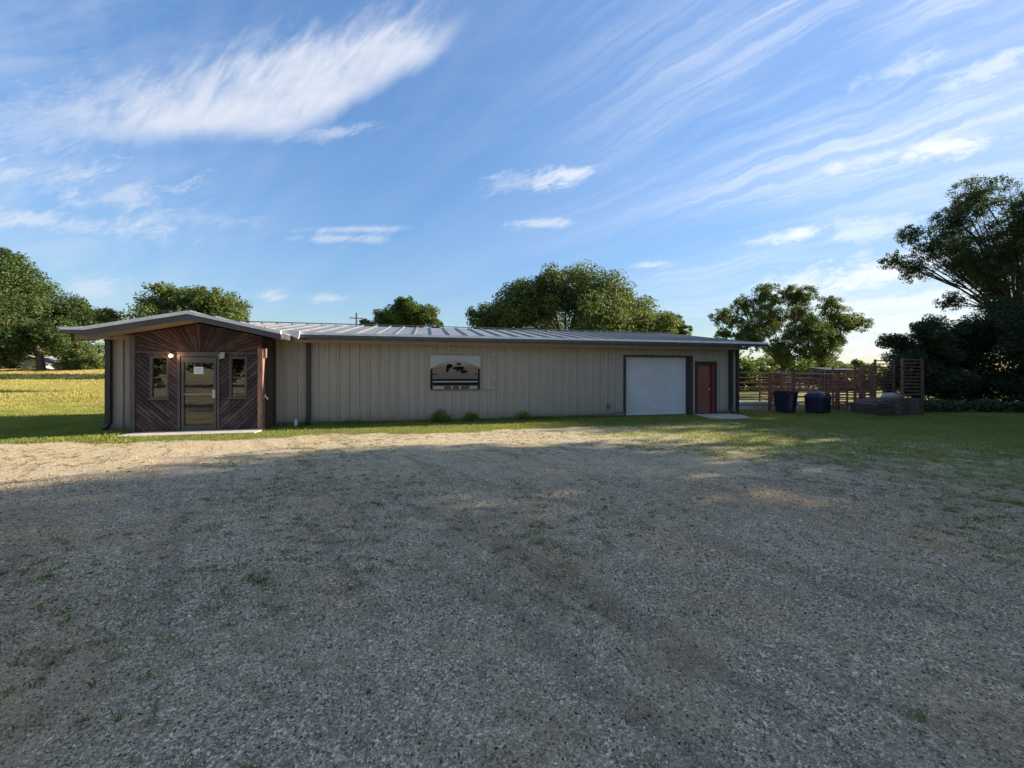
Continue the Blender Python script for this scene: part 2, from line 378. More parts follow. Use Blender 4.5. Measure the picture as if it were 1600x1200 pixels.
M['leaf_grey'] = mat_leaf('grey_green_weeds', (0.05, 0.075, 0.028), (0.11, 0.145, 0.06), 0.25, 3)
M['grass'] = mat_leaf('grass_blades', (0.10, 0.135, 0.024), (0.31, 0.33, 0.075), 0.35, 0.9)
M['gold'] = mat_leaf('golden_grass', (0.42, 0.32, 0.10), (0.62, 0.48, 0.22), 0.35, 0.12)
M['grassdry'] = mat_leaf('dry_field_grass', (0.20, 0.20, 0.045), (0.52, 0.43, 0.14), 0.4, 0.25)

# ------------------------------------------------------------------ value noise in numpy
def vnoise(x, y, seed, sc):
    x = np.asarray(x, dtype=float) * sc + seed * 17.13; y = np.asarray(y, dtype=float) * sc + seed * 7.7
    xi, yi = np.floor(x), np.floor(y); fx, fy = x - xi, y - yi
    fx = fx * fx * (3 - 2 * fx); fy = fy * fy * (3 - 2 * fy)
    def h(a, b):
        t = np.sin(a * 127.1 + b * 311.7 + seed * 74.7) * 43758.5453
        return t - np.floor(t)
    return (h(xi, yi) * (1 - fx) + h(xi + 1, yi) * fx) * (1 - fy) + (h(xi, yi + 1) * (1 - fx) + h(xi + 1, yi + 1) * fx) * fy
def fbm(x, y, seed, sc, o=4):
    s_ = 0; a = 0.5; t = 0
    for i in range(o): s_ = s_ + a * vnoise(x, y, seed + i, sc * 2 ** i); t += a; a *= 0.55
    return s_ / t
def sstep(v, a, b):
    t = np.clip((np.asarray(v, dtype=float) - a) / (b - a), 0, 1); return t * t * (3 - 2 * t)

# ------------------------------------------------------------------ ground
BA = R(12.7); CA, SA = math.cos(BA), math.sin(BA); BX, BY = -7.378, 11.978
def to_local(x, y): return (x - BX) * CA + (y - BY) * SA, -(x - BX) * SA + (y - BY) * CA
def to_world(lx, ly): return BX + lx * CA - ly * SA, BY + lx * SA + ly * CA
def gz(x, y):
    z = 2.35 * sstep(y, 72, 92) * sstep(x, -40, -80)
    near = 1 - sstep(y, 9.5, 11.5)
    z = z + near * (fbm(x, y, 3, 0.35, 3) - 0.5) * 0.06
    return z
def grass_mask(x, y):
    lx, ly = to_local(x, y)
    n = fbm(x, y, 11, 0.9, 5) - 0.5
    n2 = fbm(x, y, 31, 0.25, 3) - 0.5
    edge = -2.45 + 0.25 * np.clip((-2 - lx) / 4, 0, 1) + np.clip((lx - 9) / 6, 0, 1) * 0.2
    strip = sstep(ly + n * 1.1 + n2 * 0.6, edge - 0.35, edge + 0.35)
    right = sstep(x + n * 4 + n2 * 5 + (y - 8) * 0.45, 0.3, 7.0) * 0.56 + sstep(x + n * 4 + (y - 8) * 0.8, 9.0, 15.0) * 0.3
    right = right * sstep(y + n * 3, 1.0, 5.0)
    return np.clip(np.maximum(strip, right), 0, 1)
def axis(segs):
    out = []
    for a, b, s_ in segs: out += list(np.arange(a, b, s_))
    return np.array(out + [segs[-1][1]])
gx = axis([(-900, -300, 60), (-300, -120, 10), (-120, -30, 3), (-30, -15, 0.6), (-15, 22, 0.11), (22, 40, 0.8), (40, 160, 8), (160, 900, 60)])
gy = axis([(-300, -60, 30), (-60, -6, 4), (-6, 0.6, 0.5), (0.6, 16.5, 0.11), (16.5, 40, 0.8), (40, 130, 2.5), (130, 300, 15), (300, 1500, 100)])
GX, GY = np.meshgrid(gx, gy); fxg, fyg = GX.ravel(), GY.ravel()
gverts = np.stack([fxg, fyg, gz(fxg, fyg)], 1)
nx, ny = len(gx), len(gy)
ii = (np.arange(ny - 1)[:, None] * nx + np.arange(nx - 1)[None, :]).ravel()
gq = np.stack([ii, ii + 1, ii + nx + 1, ii + nx], 1)
lxg, lyg = to_local(fxg, fyg)
gm = grass_mask(fxg, fyg)
dryf = sstep(fyg + 6 * (fbm(fxg, fyg, 5, 0.05, 3) - 0.5), 40, 78)
dark_line = np.exp(-((fyg - 80) / 4.0) ** 2) * 0.0

def mat_ground():
    m_, N, b, out = newmat('gravel_and_grass')
    g = N.n('NewGeometry'); P = g.outputs['Position']
    ag = N.n('Attribute', attribute_name='grass').outputs['Fac']; ad = N.n('Attribute', attribute_name='dry').outputs['Fac']
    v1 = N.n('TexVoronoi'); N._in(v1.inputs['Vector'], P); v1.inputs['Scale'].default_value = 150
    v2 = N.n('TexVoronoi'); N._in(v2.inputs['Vector'], P); v2.inputs['Scale'].default_value = 70
    s1 = N.n('SeparateXYZ'); N.t.links.new(v1.outputs['Color'], s1.inputs[0])
    s2 = N.n('SeparateXYZ'); N.t.links.new(v2.outputs['Color'], s2.inputs[0])
    stone = N.ramp(s1.outputs[0], [(0.0, (0.10, 0.088, 0.072)), (0.3, (0.22, 0.192, 0.155)), (0.65, (0.34, 0.297, 0.24)), (0.9, (0.48, 0.43, 0.36)), (1.0, (0.70, 0.66, 0.58))])
    stone2 = N.ramp(s2.outputs[0], [(0.0, (0.12, 0.105, 0.085)), (0.45, (0.27, 0.238, 0.195)), (0.8, (0.42, 0.375, 0.305)), (1.0, (0.68, 0.64, 0.57))])
    stone = N.mix(N.m('MULTIPLY', N.m('GREATER_THAN', s2.outputs[1], 0.62), 0.8), stone, stone2)
    patch = N.noise(P, 0.45, 6, 0.62, 0.3); patch2 = N.noise(P, 1.7, 5, 0.65)
    fine = N.noise(P, 130, 3, 0.7)
    soil = N.mix(fine, (0.15, 0.12, 0.088, 1), (0.35, 0.288, 0.215, 1))
    f = N.m('MULTIPLY', N.smooth(N.m('ADD', N.m('MULTIPLY', patch, 0.6), N.m('MULTIPLY', patch2, 0.4)), 0.46, 0.56), 0.62)
    c = N.mix(f, stone, soil)
    # broad change between blue-grey crushed stone and warmer tan
    big_ = N.noise(P, 0.22, 4, 0.6)
    c = N.mix(N.smooth(big_, 0.35, 0.68, 0, 0.45), c, N.mix(1.0, c, (1.15, 0.98, 0.78, 1), 'MULTIPLY'))
    sy_ = N.n('SeparateXYZ'); N.t.links.new(P, sy_.inputs[0])
    sunlit_sand = N.smooth(N.m('ADD', sy_.outputs[1], N.m('MULTIPLY', N.m('SUBTRACT', patch, 0.5), 8.0)), 4.0, 9.5)  # sandier towards the building; the lighter tone stands in for sunlight there
    c = N.mix(N.m('MULTIPLY', sunlit_sand, 0.55), N.mix(1.0, c, (0.97, 0.95, 0.93, 1), 'MULTIPLY'), N.mix(fine, (0.22, 0.205, 0.16, 1), (0.50, 0.47, 0.37, 1)))
    # wheel ruts: dark, packed
    sp_ = N.n('SeparateXYZ'); N.t.links.new(P, sp_.inputs[0])
    rx_ = N.m('ADD', N.m('MULTIPLY', sp_.outputs[0], 0.78), N.m('MULTIPLY', sp_.outputs[1], 0.62))
    rut = N.noise(N.comb(N.m('MULTIPLY', rx_, 2.2), N.m('MULTIPLY', N.m('SUBTRACT', sp_.outputs[1], sp_.outputs[0]), 0.16), 2.0), 1.0, 4, 0.6, 0.3)
    c = N.mix(N.smooth(rut, 0.52, 0.66, 0, 0.45), c, (0.13, 0.105, 0.085, 1))
    rut2 = N.noise(N.comb(N.m('MULTIPLY', rx_, 9.0), N.m('MULTIPLY', N.m('SUBTRACT', sp_.outputs[1], sp_.outputs[0]), 0.9), 4.0), 1.0, 4, 0.65, 0.5)
    c = N.mix(N.m('MULTIPLY', N.smooth(rut2, 0.58, 0.70), N.smooth(rut, 0.42, 0.55, 0.1, 0.75)), c, (0.085, 0.07, 0.055, 1))
    c = N.mix(N.m('MULTIPLY', N.smooth(patch2, 0.54, 0.66), N.smooth(big_, 0.42, 0.6, 0.1, 0.7)), c, (0.34, 0.265, 0.19, 1))
    c = N.mix(1.0, c, (1.55, 1.41, 1.17, 1), 'MULTIPLY')
    hf = N.smooth(N.noise(P, 55, 4, 0.8), 0.32, 0.68, 0.78, 1.28); mf = N.smooth(N.noise(P, 5.5, 5, 0.7), 0.3, 0.7, 0.82, 1.16)
    vs = N.n('VectorMath', operation='SCALE'); N._in(vs.inputs[0], c); N._in(vs.inputs['Scale'], N.m('MULTIPLY', hf, mf)); c = vs.outputs[0]
    tn = N.noise(P, 0.9, 5, 0.6, 0.4)
    c = N.mix(N.smooth(tn, 0.52, 0.66, 0, 0.5), c, N.mix(1.0, c, (1.16, 1.0, 0.84, 1), 'MULTIPLY'))
    # sparse moss and weed colour
    w = N.noise(P, 3.2, 6, 0.7, 0.3); w2 = N.noise(P, 0.5, 3, 0.5)
    c = N.mix(N.m('MULTIPLY', N.smooth(w, 0.60, 0.70), N.smooth(w2, 0.45, 0.6, 0, 0.6)), c, (0.085, 0.105, 0.03, 1))
    gn = N.noise(P, 24, 5, 0.75); gn2 = N.noise(P, 0.35, 4, 0.6)
    gc = N.mix(gn, (0.085, 0.105, 0.024, 1), (0.25, 0.26, 0.075, 1))
    gc = N.mix(N.smooth(gn2, 0.4, 0.7, 0, 0.4), gc, (0.30, 0.27, 0.12, 1))
    gd = N.mix(N.noise(P, 0.6, 6, 0.7), (0.40, 0.34, 0.09, 1), (0.58, 0.45, 0.21, 1))
    gc = N.mix(ad, gc, gd)
    mask = N.smooth(N.m('ADD', ag, N.m('MULTIPLY', N.m('SUBTRACT', N.m('ADD', N.m('MULTIPLY', N.noise(P, 11, 5, 0.8), 0.6), N.m('MULTIPLY', N.noise(P, 2.2, 4, 0.7), 0.4)), 0.5), 2.6)), 0.30, 0.74)
    c = N.mix(mask, c, gc)
    N._in(b.inputs['Base Color'], c); b.inputs['Roughness'].default_value = 0.95; b.inputs['Specular IOR Level'].default_value = 0.15
    hgt = N.m('ADD', N.m('MULTIPLY', N.m('SUBTRACT', 1.0, v1.outputs['Distance']), 0.6), N.m('MULTIPLY', N.m('SUBTRACT', 1.0, v2.outputs['Distance']), 0.7))
    hgt = N.m('ADD', hgt, N.m('MULTIPLY', N.noise(P, 14, 4, 0.7), 1.0))
    bp = N.n('Bump'); bp.inputs['Strength'].default_value = 1.0; bp.inputs['Distance'].default_value = 0.010
    N._in(bp.inputs['Height'], hgt); N.t.links.new(bp.outputs[0], b.inputs['Normal'])
    return m_
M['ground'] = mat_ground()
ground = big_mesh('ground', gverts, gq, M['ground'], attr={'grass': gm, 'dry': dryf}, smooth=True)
tag(ground, 'gravel yard running into lawn and open fields', 'ground', kind='structure')

# loose stones
def stones(n, xr, yr, size, seed, cond=None):
    rng = np.random.default_rng(seed)
    y = yr[0] + (yr[1] - yr[0]) * rng.random(n) ** 0.8; x = (rng.random(n) * 2 - 1) * (1.36 * y + 0.7)
    k = grass_mask(x, y) < 0.45; x, y = x[k], y[k]; n = len(x)
    s_ = size * (0.45 + 1.1 * rng.random(n) ** 2.2)
    t = (1 + 5 ** 0.5) / 2
    iv = np.array([(-1, t, 0), (1, t, 0), (-1, -t, 0), (1, -t, 0), (0, -1, t), (0, 1, t), (0, -1, -t), (0, 1, -t), (t, 0, -1), (t, 0, 1), (-t, 0, -1), (-t, 0, 1)]) / 1.9
    it = np.array([(0, 11, 5), (0, 5, 1), (0, 1, 7), (0, 7, 10), (0, 10, 11), (1, 5, 9), (5, 11, 4), (11, 10, 2), (10, 7, 6), (7, 1, 8), (3, 9, 4), (3, 4, 2), (3, 2, 6), (3, 6, 8), (3, 8, 9), (4, 9, 5), (2, 4, 11), (6, 2, 10), (8, 6, 7), (9, 8, 1)])
    V = iv[None] * (1 + 0.5 * (rng.random((n, 12, 1)) - 0.5)) * s_[:, None, None] * 0.5
    V = V * (0.7 + 0.6 * rng.random((n, 1, 3)))
    a = rng.random(n) * 6.283; ca, sa = np.cos(a)[:, None], np.sin(a)[:, None]
    X = V[..., 0] * ca - V[..., 1] * sa; Y = V[..., 0] * sa + V[..., 1] * ca; Z = V[..., 2] * 0.7
    V = np.stack([X + x[:, None], Y + y[:, None], Z + (gz(x, y) + s_ * 0.10)[:, None]], -1)
    return V.reshape(-1, 3), (it[None] + 12 * np.arange(n)[:, None, None]).reshape(-1, 3)
def mat_stone():
    m_, N, b, out = newmat('crushed_stone')
    g = N.n('NewGeometry')
    c = N.ramp(g.outputs['Random Per Island'], [(0.0, (0.045, 0.04, 0.034)), (0.30, (0.15, 0.133, 0.112)), (0.55, (0.27, 0.225, 0.17)), (0.8, (0.36, 0.32, 0.265)), (0.95, (0.50, 0.46, 0.40)), (1.0, (0.74, 0.71, 0.65))])
    c = N.mix(1.0, c, (1.80, 1.58, 1.28, 1), 'MULTIPLY')
    N._in(b.inputs['Base Color'], N.mix(N.noise(g.outputs['Position'], 90, 3), N.mix(1.0, c, (0.5, 0.5, 0.5, 1), 'MULTIPLY'), c))
    b.inputs['Roughness'].default_value = 0.9; b.inputs['Specular IOR Level'].default_value = 0.2
    return m_
M['stone'] = mat_stone()
sv, sf = [], []; off = 0
for args in [(70000, None, (0.9, 3.2), 0.0085, 1), (70000, None, (2.4, 6.0), 0.012, 2), (20000, None, (5, 11), 0.018, 3), (900, None, (1.0, 8), 0.020, 4)]:
    V_, F_ = stones(*args); sv.append(V_); sf.append(F_ + off); off += len(V_)
o = big_mesh('gravel', np.concatenate(sv), np.concatenate(sf), M['stone'], n=3)
tag(o, 'loose crushed stone scattered over the yard', 'gravel', kind='stuff')

# grass blades: tufts of bent triangles
def blades(x, y, h, w, lean, seed, z=None):
    rng = np.random.default_rng(seed); n = len(x)
    a = rng.random(n) * 6.283; ln = lean * rng.random(n) * h; la = rng.random(n) * 6.283
    zz = gz(x, y) if z is None else z
    ca, sa = np.cos(a) * w / 2, np.sin(a) * w / 2
    p0 = np.stack([x - ca, y - sa, zz - 0.01], 1); p1 = np.stack([x + ca, y + sa, zz - 0.01], 1)
    mx, my = x + np.cos(la) * ln * 0.35, y + np.sin(la) * ln * 0.35
    p2 = np.stack([mx + ca * 0.7, my + sa * 0.7, zz + h * 0.6], 1); p3 = np.stack([mx - ca * 0.7, my - sa * 0.7, zz + h * 0.6], 1)
    tx, ty = x + np.cos(la) * ln, y + np.sin(la) * ln
    p4 = np.stack([tx + ca * 0.15, ty + sa * 0.15, zz + h], 1); p5 = np.stack([tx - ca * 0.15, ty - sa * 0.15, zz + h], 1)
    V = np.stack([p0, p1, p2, p3, p4, p5], 1).reshape(-1, 3)
    b = 6 * np.arange(n)[:, None]
    Q = np.concatenate([b + np.array([[0, 1, 2, 3]]), b + np.array([[3, 2, 4, 5]])])
    return V, Q
rng = np.random.default_rng(77)
def lawn(n, x0, x1, y0, y1, thr=0.5):
    x = x0 + (x1 - x0) * rng.random(n); y = y0 + (y1 - y0) * rng.random(n)
    lx, ly = to_local(x, y)
    k = grass_mask(x, y) + 0.35 * (rng.random(n) - 0.5) + 0.5 * (fbm(x, y, 61, 2.2, 3) - 0.5) > thr
    k &= ~((ly > -0.93) & (lx > -3.25) & (lx < 0.02)) & ~((ly > -0.02) & (lx > -4.35) & (lx < 17.05) & (ly < 5.5))
    k &= ~((lx > -3.14) & (lx < 0.07) & (ly > -1.67) & (ly < -0.8))
    k &= ~((lx > 14.7) & (lx < 16.45) & (ly > -1.6) & (ly < 0))
    return x[k], y[k]
gv, gf = [], []; off = 0
for (n, x0, x1, y0, y1, h0, h1, w, thr) in [(170000, -17, 18, 7.2, 16.2, 0.025, 0.07, 0.012, 0.5), (60000, 3, 24, 5, 17, 0.015, 0.045, 0.012, 0.66), (90000, -26, -9, 9, 20, 0.03, 0.09, 0.02, 0.4)]:
    x, y = lawn(n, x0, x1, y0, y1, thr); h = h0 + (h1 - h0) * rng.random(len(x)) * (0.1 + 1.8 * fbm(x, y, 71, 1.3, 4) ** 1.5)
    V_, F_ = blades(x, y, h, w, 0.9, 5); gv.append(V_); gf.append(F_ + off); off += len(V_)
# longer growth against the foot of the long wall
lx = 0.1 + 16.4 * rng.random(9000); ly = -0.02 - 0.16 * rng.random(9000)
k = ~((lx > 11.9) & (lx < 16.0)); lx, ly = lx[k], ly[k]; x, y = to_world(lx, ly)
V_, F_ = blades(x, y, 0.05 + 0.13 * rng.random(len(x)) * fbm(x, y, 9, 1.5, 3) * 1.4, 0.013, 0.8, 6); gv.append(V_); gf.append(F_ + off); off += len(V_)
o = big_mesh('lawn_grass', np.concatenate(gv), np.concatenate(gf), M['grass'])
tag(o, 'short green grass along the building and across the yard edges', 'grass', kind='stuff')
# weeds on the gravel
gv, gf = [], []; off = 0
cxw = (rng.random(5200) * 2 - 1); cyw = 1.4 + 9.5 * rng.random(5200) ** 0.9; cxw = cxw * (1.38 * cyw + 0.4)
kk = fbm(cxw, cyw, 43, 0.45, 3) + 0.05 * cxw / np.maximum(cyw, 1) + 0.25 * (rng.random(5200) - 0.5) > 0.53; cxw, cyw = cxw[kk], cyw[kk]
nb = 30; r_ = 0.015 + 0.075 * rng.random(len(cxw)) ** 2
x = (cxw[:, None] + (rng.normal(size=(len(cxw), nb)) * r_[:, None] * 1.3)).ravel(); y = (cyw[:, None] + rng.normal(size=(len(cxw), nb)) * r_[:, None]).ravel()
V_, F_ = blades(x, y, 0.006 + 0.02 * rng.random(len(x)), 0.0055, 2.2, 8)
o = big_mesh('yard_weeds', V_, F_, M['leaf_weed'])
tag(o, 'small green weed tufts sprouting through the gravel', 'weeds', kind='stuff')
# field grass left of the building
n = 150000; y = 15 + 70 * rng.random(n) ** 1.5; x = -y * (0.85 + 0.75 * rng.random(n)); 
lx, ly = to_local(x, y); k = (lx < -6) | (ly > 8); x, y = x[k], y[k]
V_, F_ = blades(x, y, (0.05 + 0.28 * rng.random(len(x)) * sstep(y, 20, 27)) * (0.5 + fbm(x, y, 51, 0.3, 3)), 0.02 + 0.0012 * y, 0.6, 9)
o = big_mesh('field_grass', V_, F_, M['grassdry'])
tag(o, 'tall yellow green field grass beyond the left end of the building', 'grass', kind='stuff')
n = 60000; y = 83 + 7.5 * rng.random(n); x = -170 + 105 * rng.random(n)
V_, F_ = blades(x, y, 0.3 + 0.4 * rng.random(n), 0.12, 0.5, 12)
o = big_mesh('tall_dry_grass', V_, F_, M['gold'])
tag(o, 'golden dry grass band at the far edge of the left field', 'grass', kind='stuff')
n = 26000; y = 78 + 5 * rng.random(n); x = -150 + 95 * rng.random(n)
V_, F_ = blades(x, y, 0.2 + 0.5 * rng.random(n) * fbm(x, y, 52, 0.15, 3), 0.2, 0.5, 10)
o = big_mesh('ditch_weeds', V_, F_, M['leaf_dark'])
tag(o, 'dark line of rough weeds crossing the tan field', 'weeds', kind='stuff')

# ------------------------------------------------------------------ metal building
bld = thing('metal_building', 'long low tan ribbed metal building with dark timber gabled entrance', 'building', (BX, BY, 0), BA)
def roofz(y): return 2.83 + (y + 0.5) / 6.0
def ribbed(mb, x0, x1, z0, z1, y=0.0, pitch=0.305, dep=0.05):
    xs = [x0]; ys = [y]; k0 = math.ceil(x0 / pitch - 0.2)
    k = k0
    while k * pitch + 0.06 < x1:
        c = k * pitch
        if c - 0.05 > x0:
            for dx_, yy in ((-0.030, y), (-0.020, y - dep), (0.020, y - dep), (0.030, y)): xs.append(c + dx_); ys.append(yy)
            for q_ in (0.11, 0.195):                                   # two shallow stiffening beads
                if c + q_ + 0.02 < x1:
                    for dx_, yy in ((-0.014, y), (-0.006, y - 0.007), (0.006, y - 0.007), (0.014, y)): xs.append(c + q_ + dx_); ys.append(yy)
        k += 1
    xs.append(x1); ys.append(y); n_ = len(xs)
    vs = [(a, b, z0) for a, b in zip(xs, ys)] + [(a, b, z1) for a, b in zip(xs, ys)]
    mb.add(vs, [(i, i + 1, i + 1 + n_, i + n_) for i in range(n_ - 1)])
w = MB()
ribbed(w, -4.31, -3.207, 0.06, 2.66); ribbed(w, 0.0, 11.90, 0.06, 2.66); ribbed(w, 11.90, 14.90, 2.34, 2.66)
ribbed(w, 14.90, 15.03, 0.06, 2.66); ribbed(w, 15.03, 16.01, 2.12, 2.66); ribbed(w, 16.01, 17.02, 0.06, 2.66)
# solid body behind the sheets, open where the two doors sit back
def body(x0, x1, y0, z0): w.prismx([(y0, z0), (5.38, z0), (5.38, 3.70), (y0, roofz(y0) - 0.10)], x0, x1)
body(-4.29, 11.94, 0.012, 0.0); body(11.94, 14.86, 0.30, 0.0); body(14.86, 15.07, 0.012, 0.0); body(15.07, 15.97, 0.30, 0.0); body(15.97, 17.0, 0.012, 0.0)
w.box(11.941, 14.859, 0.013, 0.299, 2.30, 2.65); w.box(15.071, 15.969, 0.013, 0.299, 2.08, 2.65)
w.build('wall', M['siding'], bld)
f = MB(); f.box(-4.33, 11.9, -0.05, 0.0, -0.05, 0.055); f.box(14.9, 15.03, -0.05, 0.0, -0.05, 0.055); f.box(16.01, 17.03, -0.05, 0.0, -0.05, 0.055)
f.prism([(9.6, 0.056), (11.9, 0.056), (11.9, 0.20)], -0.075, -0.038)
f.build('foundation', M['foot'], bld)
for a, b_ in ((16.93, 17.06), (-4.37, -4.29)): MB().box(a, b_, -0.06, 0.06, 0.0, 2.66).build('corner_trim', M['brown'], bld)
# main roof
r = MB(); x0, x1 = -4.98, 17.85
r.prismx([(-0.52, roofz(-0.52) - 0.05), (5.6, roofz(5.6) - 0.05), (5.6, roofz(5.6)), (-0.52, roofz(-0.52))], x0, x1)
xx = x0 + 0.1
while xx < x1:
    r.prismx([(-0.515, roofz(-0.515) + 0.001), (5.595, roofz(5.595) + 0.001), (5.595, roofz(5.595) + 0.05), (-0.515, roofz(-0.515) + 0.05)], xx - 0.025, xx + 0.025)
    xx += 0.605
rf = r.build('roof', M['roof'], bld)
r = MB(); r.prismx([(5.45, roofz(5.45) + 0.052), (5.62, roofz(5.62) + 0.052), (5.62, roofz(5.62) + 0.085), (5.45, roofz(5.45) + 0.085)], x0, x1)
r.build('ridge_cap', M['trim'], rf)
g_ = MB()
g_.box(0.75, 17.85, -0.64, -0.525, 2.70, 2.80); g_.box(-4.98, -3.70, -0.64, -0.525, 2.70, 2.80)
g_.prismx([(-0.50, 2.70), (5.55, 3.70), (5.55, 3.78), (-0.50, 2.78)], 17.80, 17.87)
gt = g_.build('gutter', M['trim'], bld)
l_ = MB(); l_.box(0.75, 17.85, -0.655, -0.525, 2.802, 2.875); l_.box(-4.98, -3.70, -0.655, -0.525, 2.802, 2.875); l_.build('gutter_lip', M['lip'], gt)
s_ = MB(); s_.box(0.66, 17.12, -0.44, -0.40, 2.575, 2.70); s_.box(0.66, 17.12, -0.399, -0.001, 2.64, 2.675)
s_.box(-4.80, -3.25, -0.44, -0.40, 2.575, 2.70); s_.box(-4.80, -3.25, -0.399, -0.001, 2.64, 2.675)
s_.build('soffit', M['tan'], bld)
fl = MB(); fl.prism([(0.60, 2.78), (0.86, 2.66), (0.88, 2.72), (0.90, 2.88), (0.62, 2.92)], -0.74, -0.66); fl.build('flashing', M['white'], bld)
# downspouts
for (a, b_) in ((0.91, 1.03), (16.57, 16.71), (-4.275, -4.20), (-3.46, -3.37)):
    d = MB(); d.box(a, b_, -0.13, -0.036, 0.22, 2.58); d.prismx([(-0.13, 2.58), (-0.036, 2.58), (-0.55, 2.71), (-0.63, 2.71)], a, b_)
    d.prismx([(-0.036, 0.22), (-0.13, 0.22), (-0.30, 0.10), (-0.26, 0.02)], a, b_)
    for zz in (0.7, 1.9): d.box(a - 0.02, b_ + 0.02, -0.136, -0.034, zz, zz + 0.03)
    d.build('downspout', M['brown'], bld)

# entrance volume
ez = lambda x: 3.02 - 0.215 * abs(x + 1.58)
def hole_rects(): return [(-2.05, -1.18, 0.0, 2.09), (-2.77, -2.33, 0.95, 2.09), (-0.86, -0.42, 0.95, 2.09)]
e = MB()     # dark sheathing just behind the boards, in strips round the openings
for (a, b_, z0, z1) in [(-3.2, -2.77, 0, 2.2), (-2.77, -2.33, 0, 0.95), (-2.77, -2.33, 2.09, 2.2), (-2.33, -2.05, 0, 2.2), (-2.05, -1.18, 2.09, 2.2), (-1.18, -0.86, 0, 2.2), (-0.86, -0.42, 0, 0.95), (-0.86, -0.42, 2.09, 2.2), (-0.42, -0.005, 0, 2.2)]:
    e.box(a, b_, -0.875, -0.80, z0, z1)
e.prism([(-3.2, 2.2), (-0.005, 2.2), (-0.005, ez(0)), (-1.58, ez(-1.58)), (-3.2, ez(-3.2))], -0.875, -0.80)
e.box(-3.2, -3.14, -0.799, 0.0, 0, 2.66); e.box(-0.066, -0.006, -0.799, 0.0, 0, 2.66)
e.build('entrance_sheathing', M['plank'], bld)
i_ = MB(); i_.box(-3.13, -0.07, 0.0, 0.008, 0.02, 2.6); i_.box(-3.13, -0.07, -0.79, 0.0, 0.0, 0.02)
i_.build('inner_wall', M['interior'], bld)
i_ = MB(); i_.box(-1.95, -1.1, -0.35, -0.05, 0.02, 0.9)
for q_ in range(4): i_.box(-1.97, -1.08, -0.365, -0.351, 0.08 + q_ * 0.21, 0.25 + q_ * 0.21)
i_.build('inner_counter', M['interior'], bld)

def clip(poly, a, b, c):       # keep a*x + b*z <= c
    out = []
    for i in range(len(poly)):
        p, q_ = poly[i], poly[(i + 1) % len(poly)]
        dp, dq = a * p[0] + b * p[1] - c, a * q_[0] + b * q_[1] - c
        if dp <= 0: out.append(p)
        if (dp < 0 < dq) or (dq < 0 < dp):
            t_ = dp / (dp - dq); out.append((p[0] + t_ * (q_[0] - p[0]), p[1] + t_ * (q_[1] - p[1])))
    return out
random.seed(4)
def boards(mb, poly, sgn, width=0.098):    # diagonal boards, sgn=+1 for '\' and -1 for '/'
    s2 = math.sqrt(0.5); nx_, nz_ = (s2, s2) if sgn > 0 else (-s2, s2)
    ds = [nx_ * p[0] + nz_ * p[1] for p in poly]; k0, k1 = math.floor(min(ds) / width), math.ceil(max(ds) / width)
    for k in range(k0, k1):
        pr = clip(clip(poly, nx_, nz_, (k + 1) * width - 0.007), -nx_, -nz_, -(k * width + 0.007))
        random.seed(k * 7 + (sgn > 0)); th_ = random.uniform(0.022, 0.042)
        if len(pr) >= 3: mb.prism(pr, -0.88 - th_, -0.877)
cells_l = [(-3.09, -2.77, 0.02, 2.2), (-2.77, -2.33, 0.02, 0.88), (-2.77, -2.33, 2.09, 2.2), (-2.33, -2.12, 0.02, 2.2)]
cells_r = [(-1.10, -0.86, 0.02, 2.2), (-0.86, -0.42, 0.02, 0.88), (-0.86, -0.42, 2.09, 2.2), (-0.42, -0.14, 0.02, 2.2)]
sb = MB()
for c in cells_l: boards(sb, [(c[0], c[2]), (c[1], c[2]), (c[1], c[3]), (c[0], c[3])], 1)
sb.build('diagonal_siding', M['plank'], bld); sb = MB()
for c in cells_r: boards(sb, [(c[0], c[2]), (c[1], c[2]), (c[1], c[3]), (c[0], c[3])], -1)
sb.build('diagonal_siding', M['plank'], bld)
sb = MB(); gp = [(-3.12, 2.215), (-0.04, 2.215), (-0.04, ez(-0.04)), (-1.58, ez(-1.58)), (-3.12, ez(-3.12))]
na = 40
for i in range(na):
    a0, a1 = math.pi * i / na + 0.006, math.pi * (i + 1) / na - 0.006
    ce = (-1.58, 2.0)
    pl = clip(clip(gp, math.sin(a0), -math.cos(a0), math.sin(a0) * ce[0] - math.cos(a0) * ce[1]), -math.sin(a1), math.cos(a1), -math.sin(a1) * ce[0] + math.cos(a1) * ce[1])
    random.seed(i); th_ = random.uniform(0.02, 0.045)
    if len(pl) >= 3: sb.prism(pl, -0.88 - th_, -0.877)
sb.build('gable_siding', M['plankred'], bld)
b = MB(); b.box(-2.12, -2.06, -0.935, -0.88, 0.02, 2.2); b.box(-1.165, -1.105, -0.935, -0.88, 0.02, 2.2); b.box(-2.06, -1.165, -0.934, -0.88, 2.10, 2.2)
b.box(-3.10, -0.13, -0.939, -0.925, 2.19, 2.225)
b.build('entrance_trim', M['frame'], bld)
b = MB(); b.box(-3.22, -3.10, -0.945, -0.84, 0.0, 2.66); b.box(-3.255, -3.20, -0.83, -0.001, 0.0, 2.66); b.build('corner_board', M['frame'], bld)
b = MB(); b.box(-0.135, 0.0, -0.96, -0.80, 0.0, 2.36); b.box(0.001, 0.07, -0.93, -0.84, 2.08, 2.35); b.build('corner_post', M['post'], bld, bevel=0.008)
b = MB()
for k in range(6):
    b.box(0.0, 0.022, -0.795 + k * 0.132, -0.795 + k * 0.132 + 0.124, 0.02, 2.62)
b.build('side_siding', M['plank'], bld)
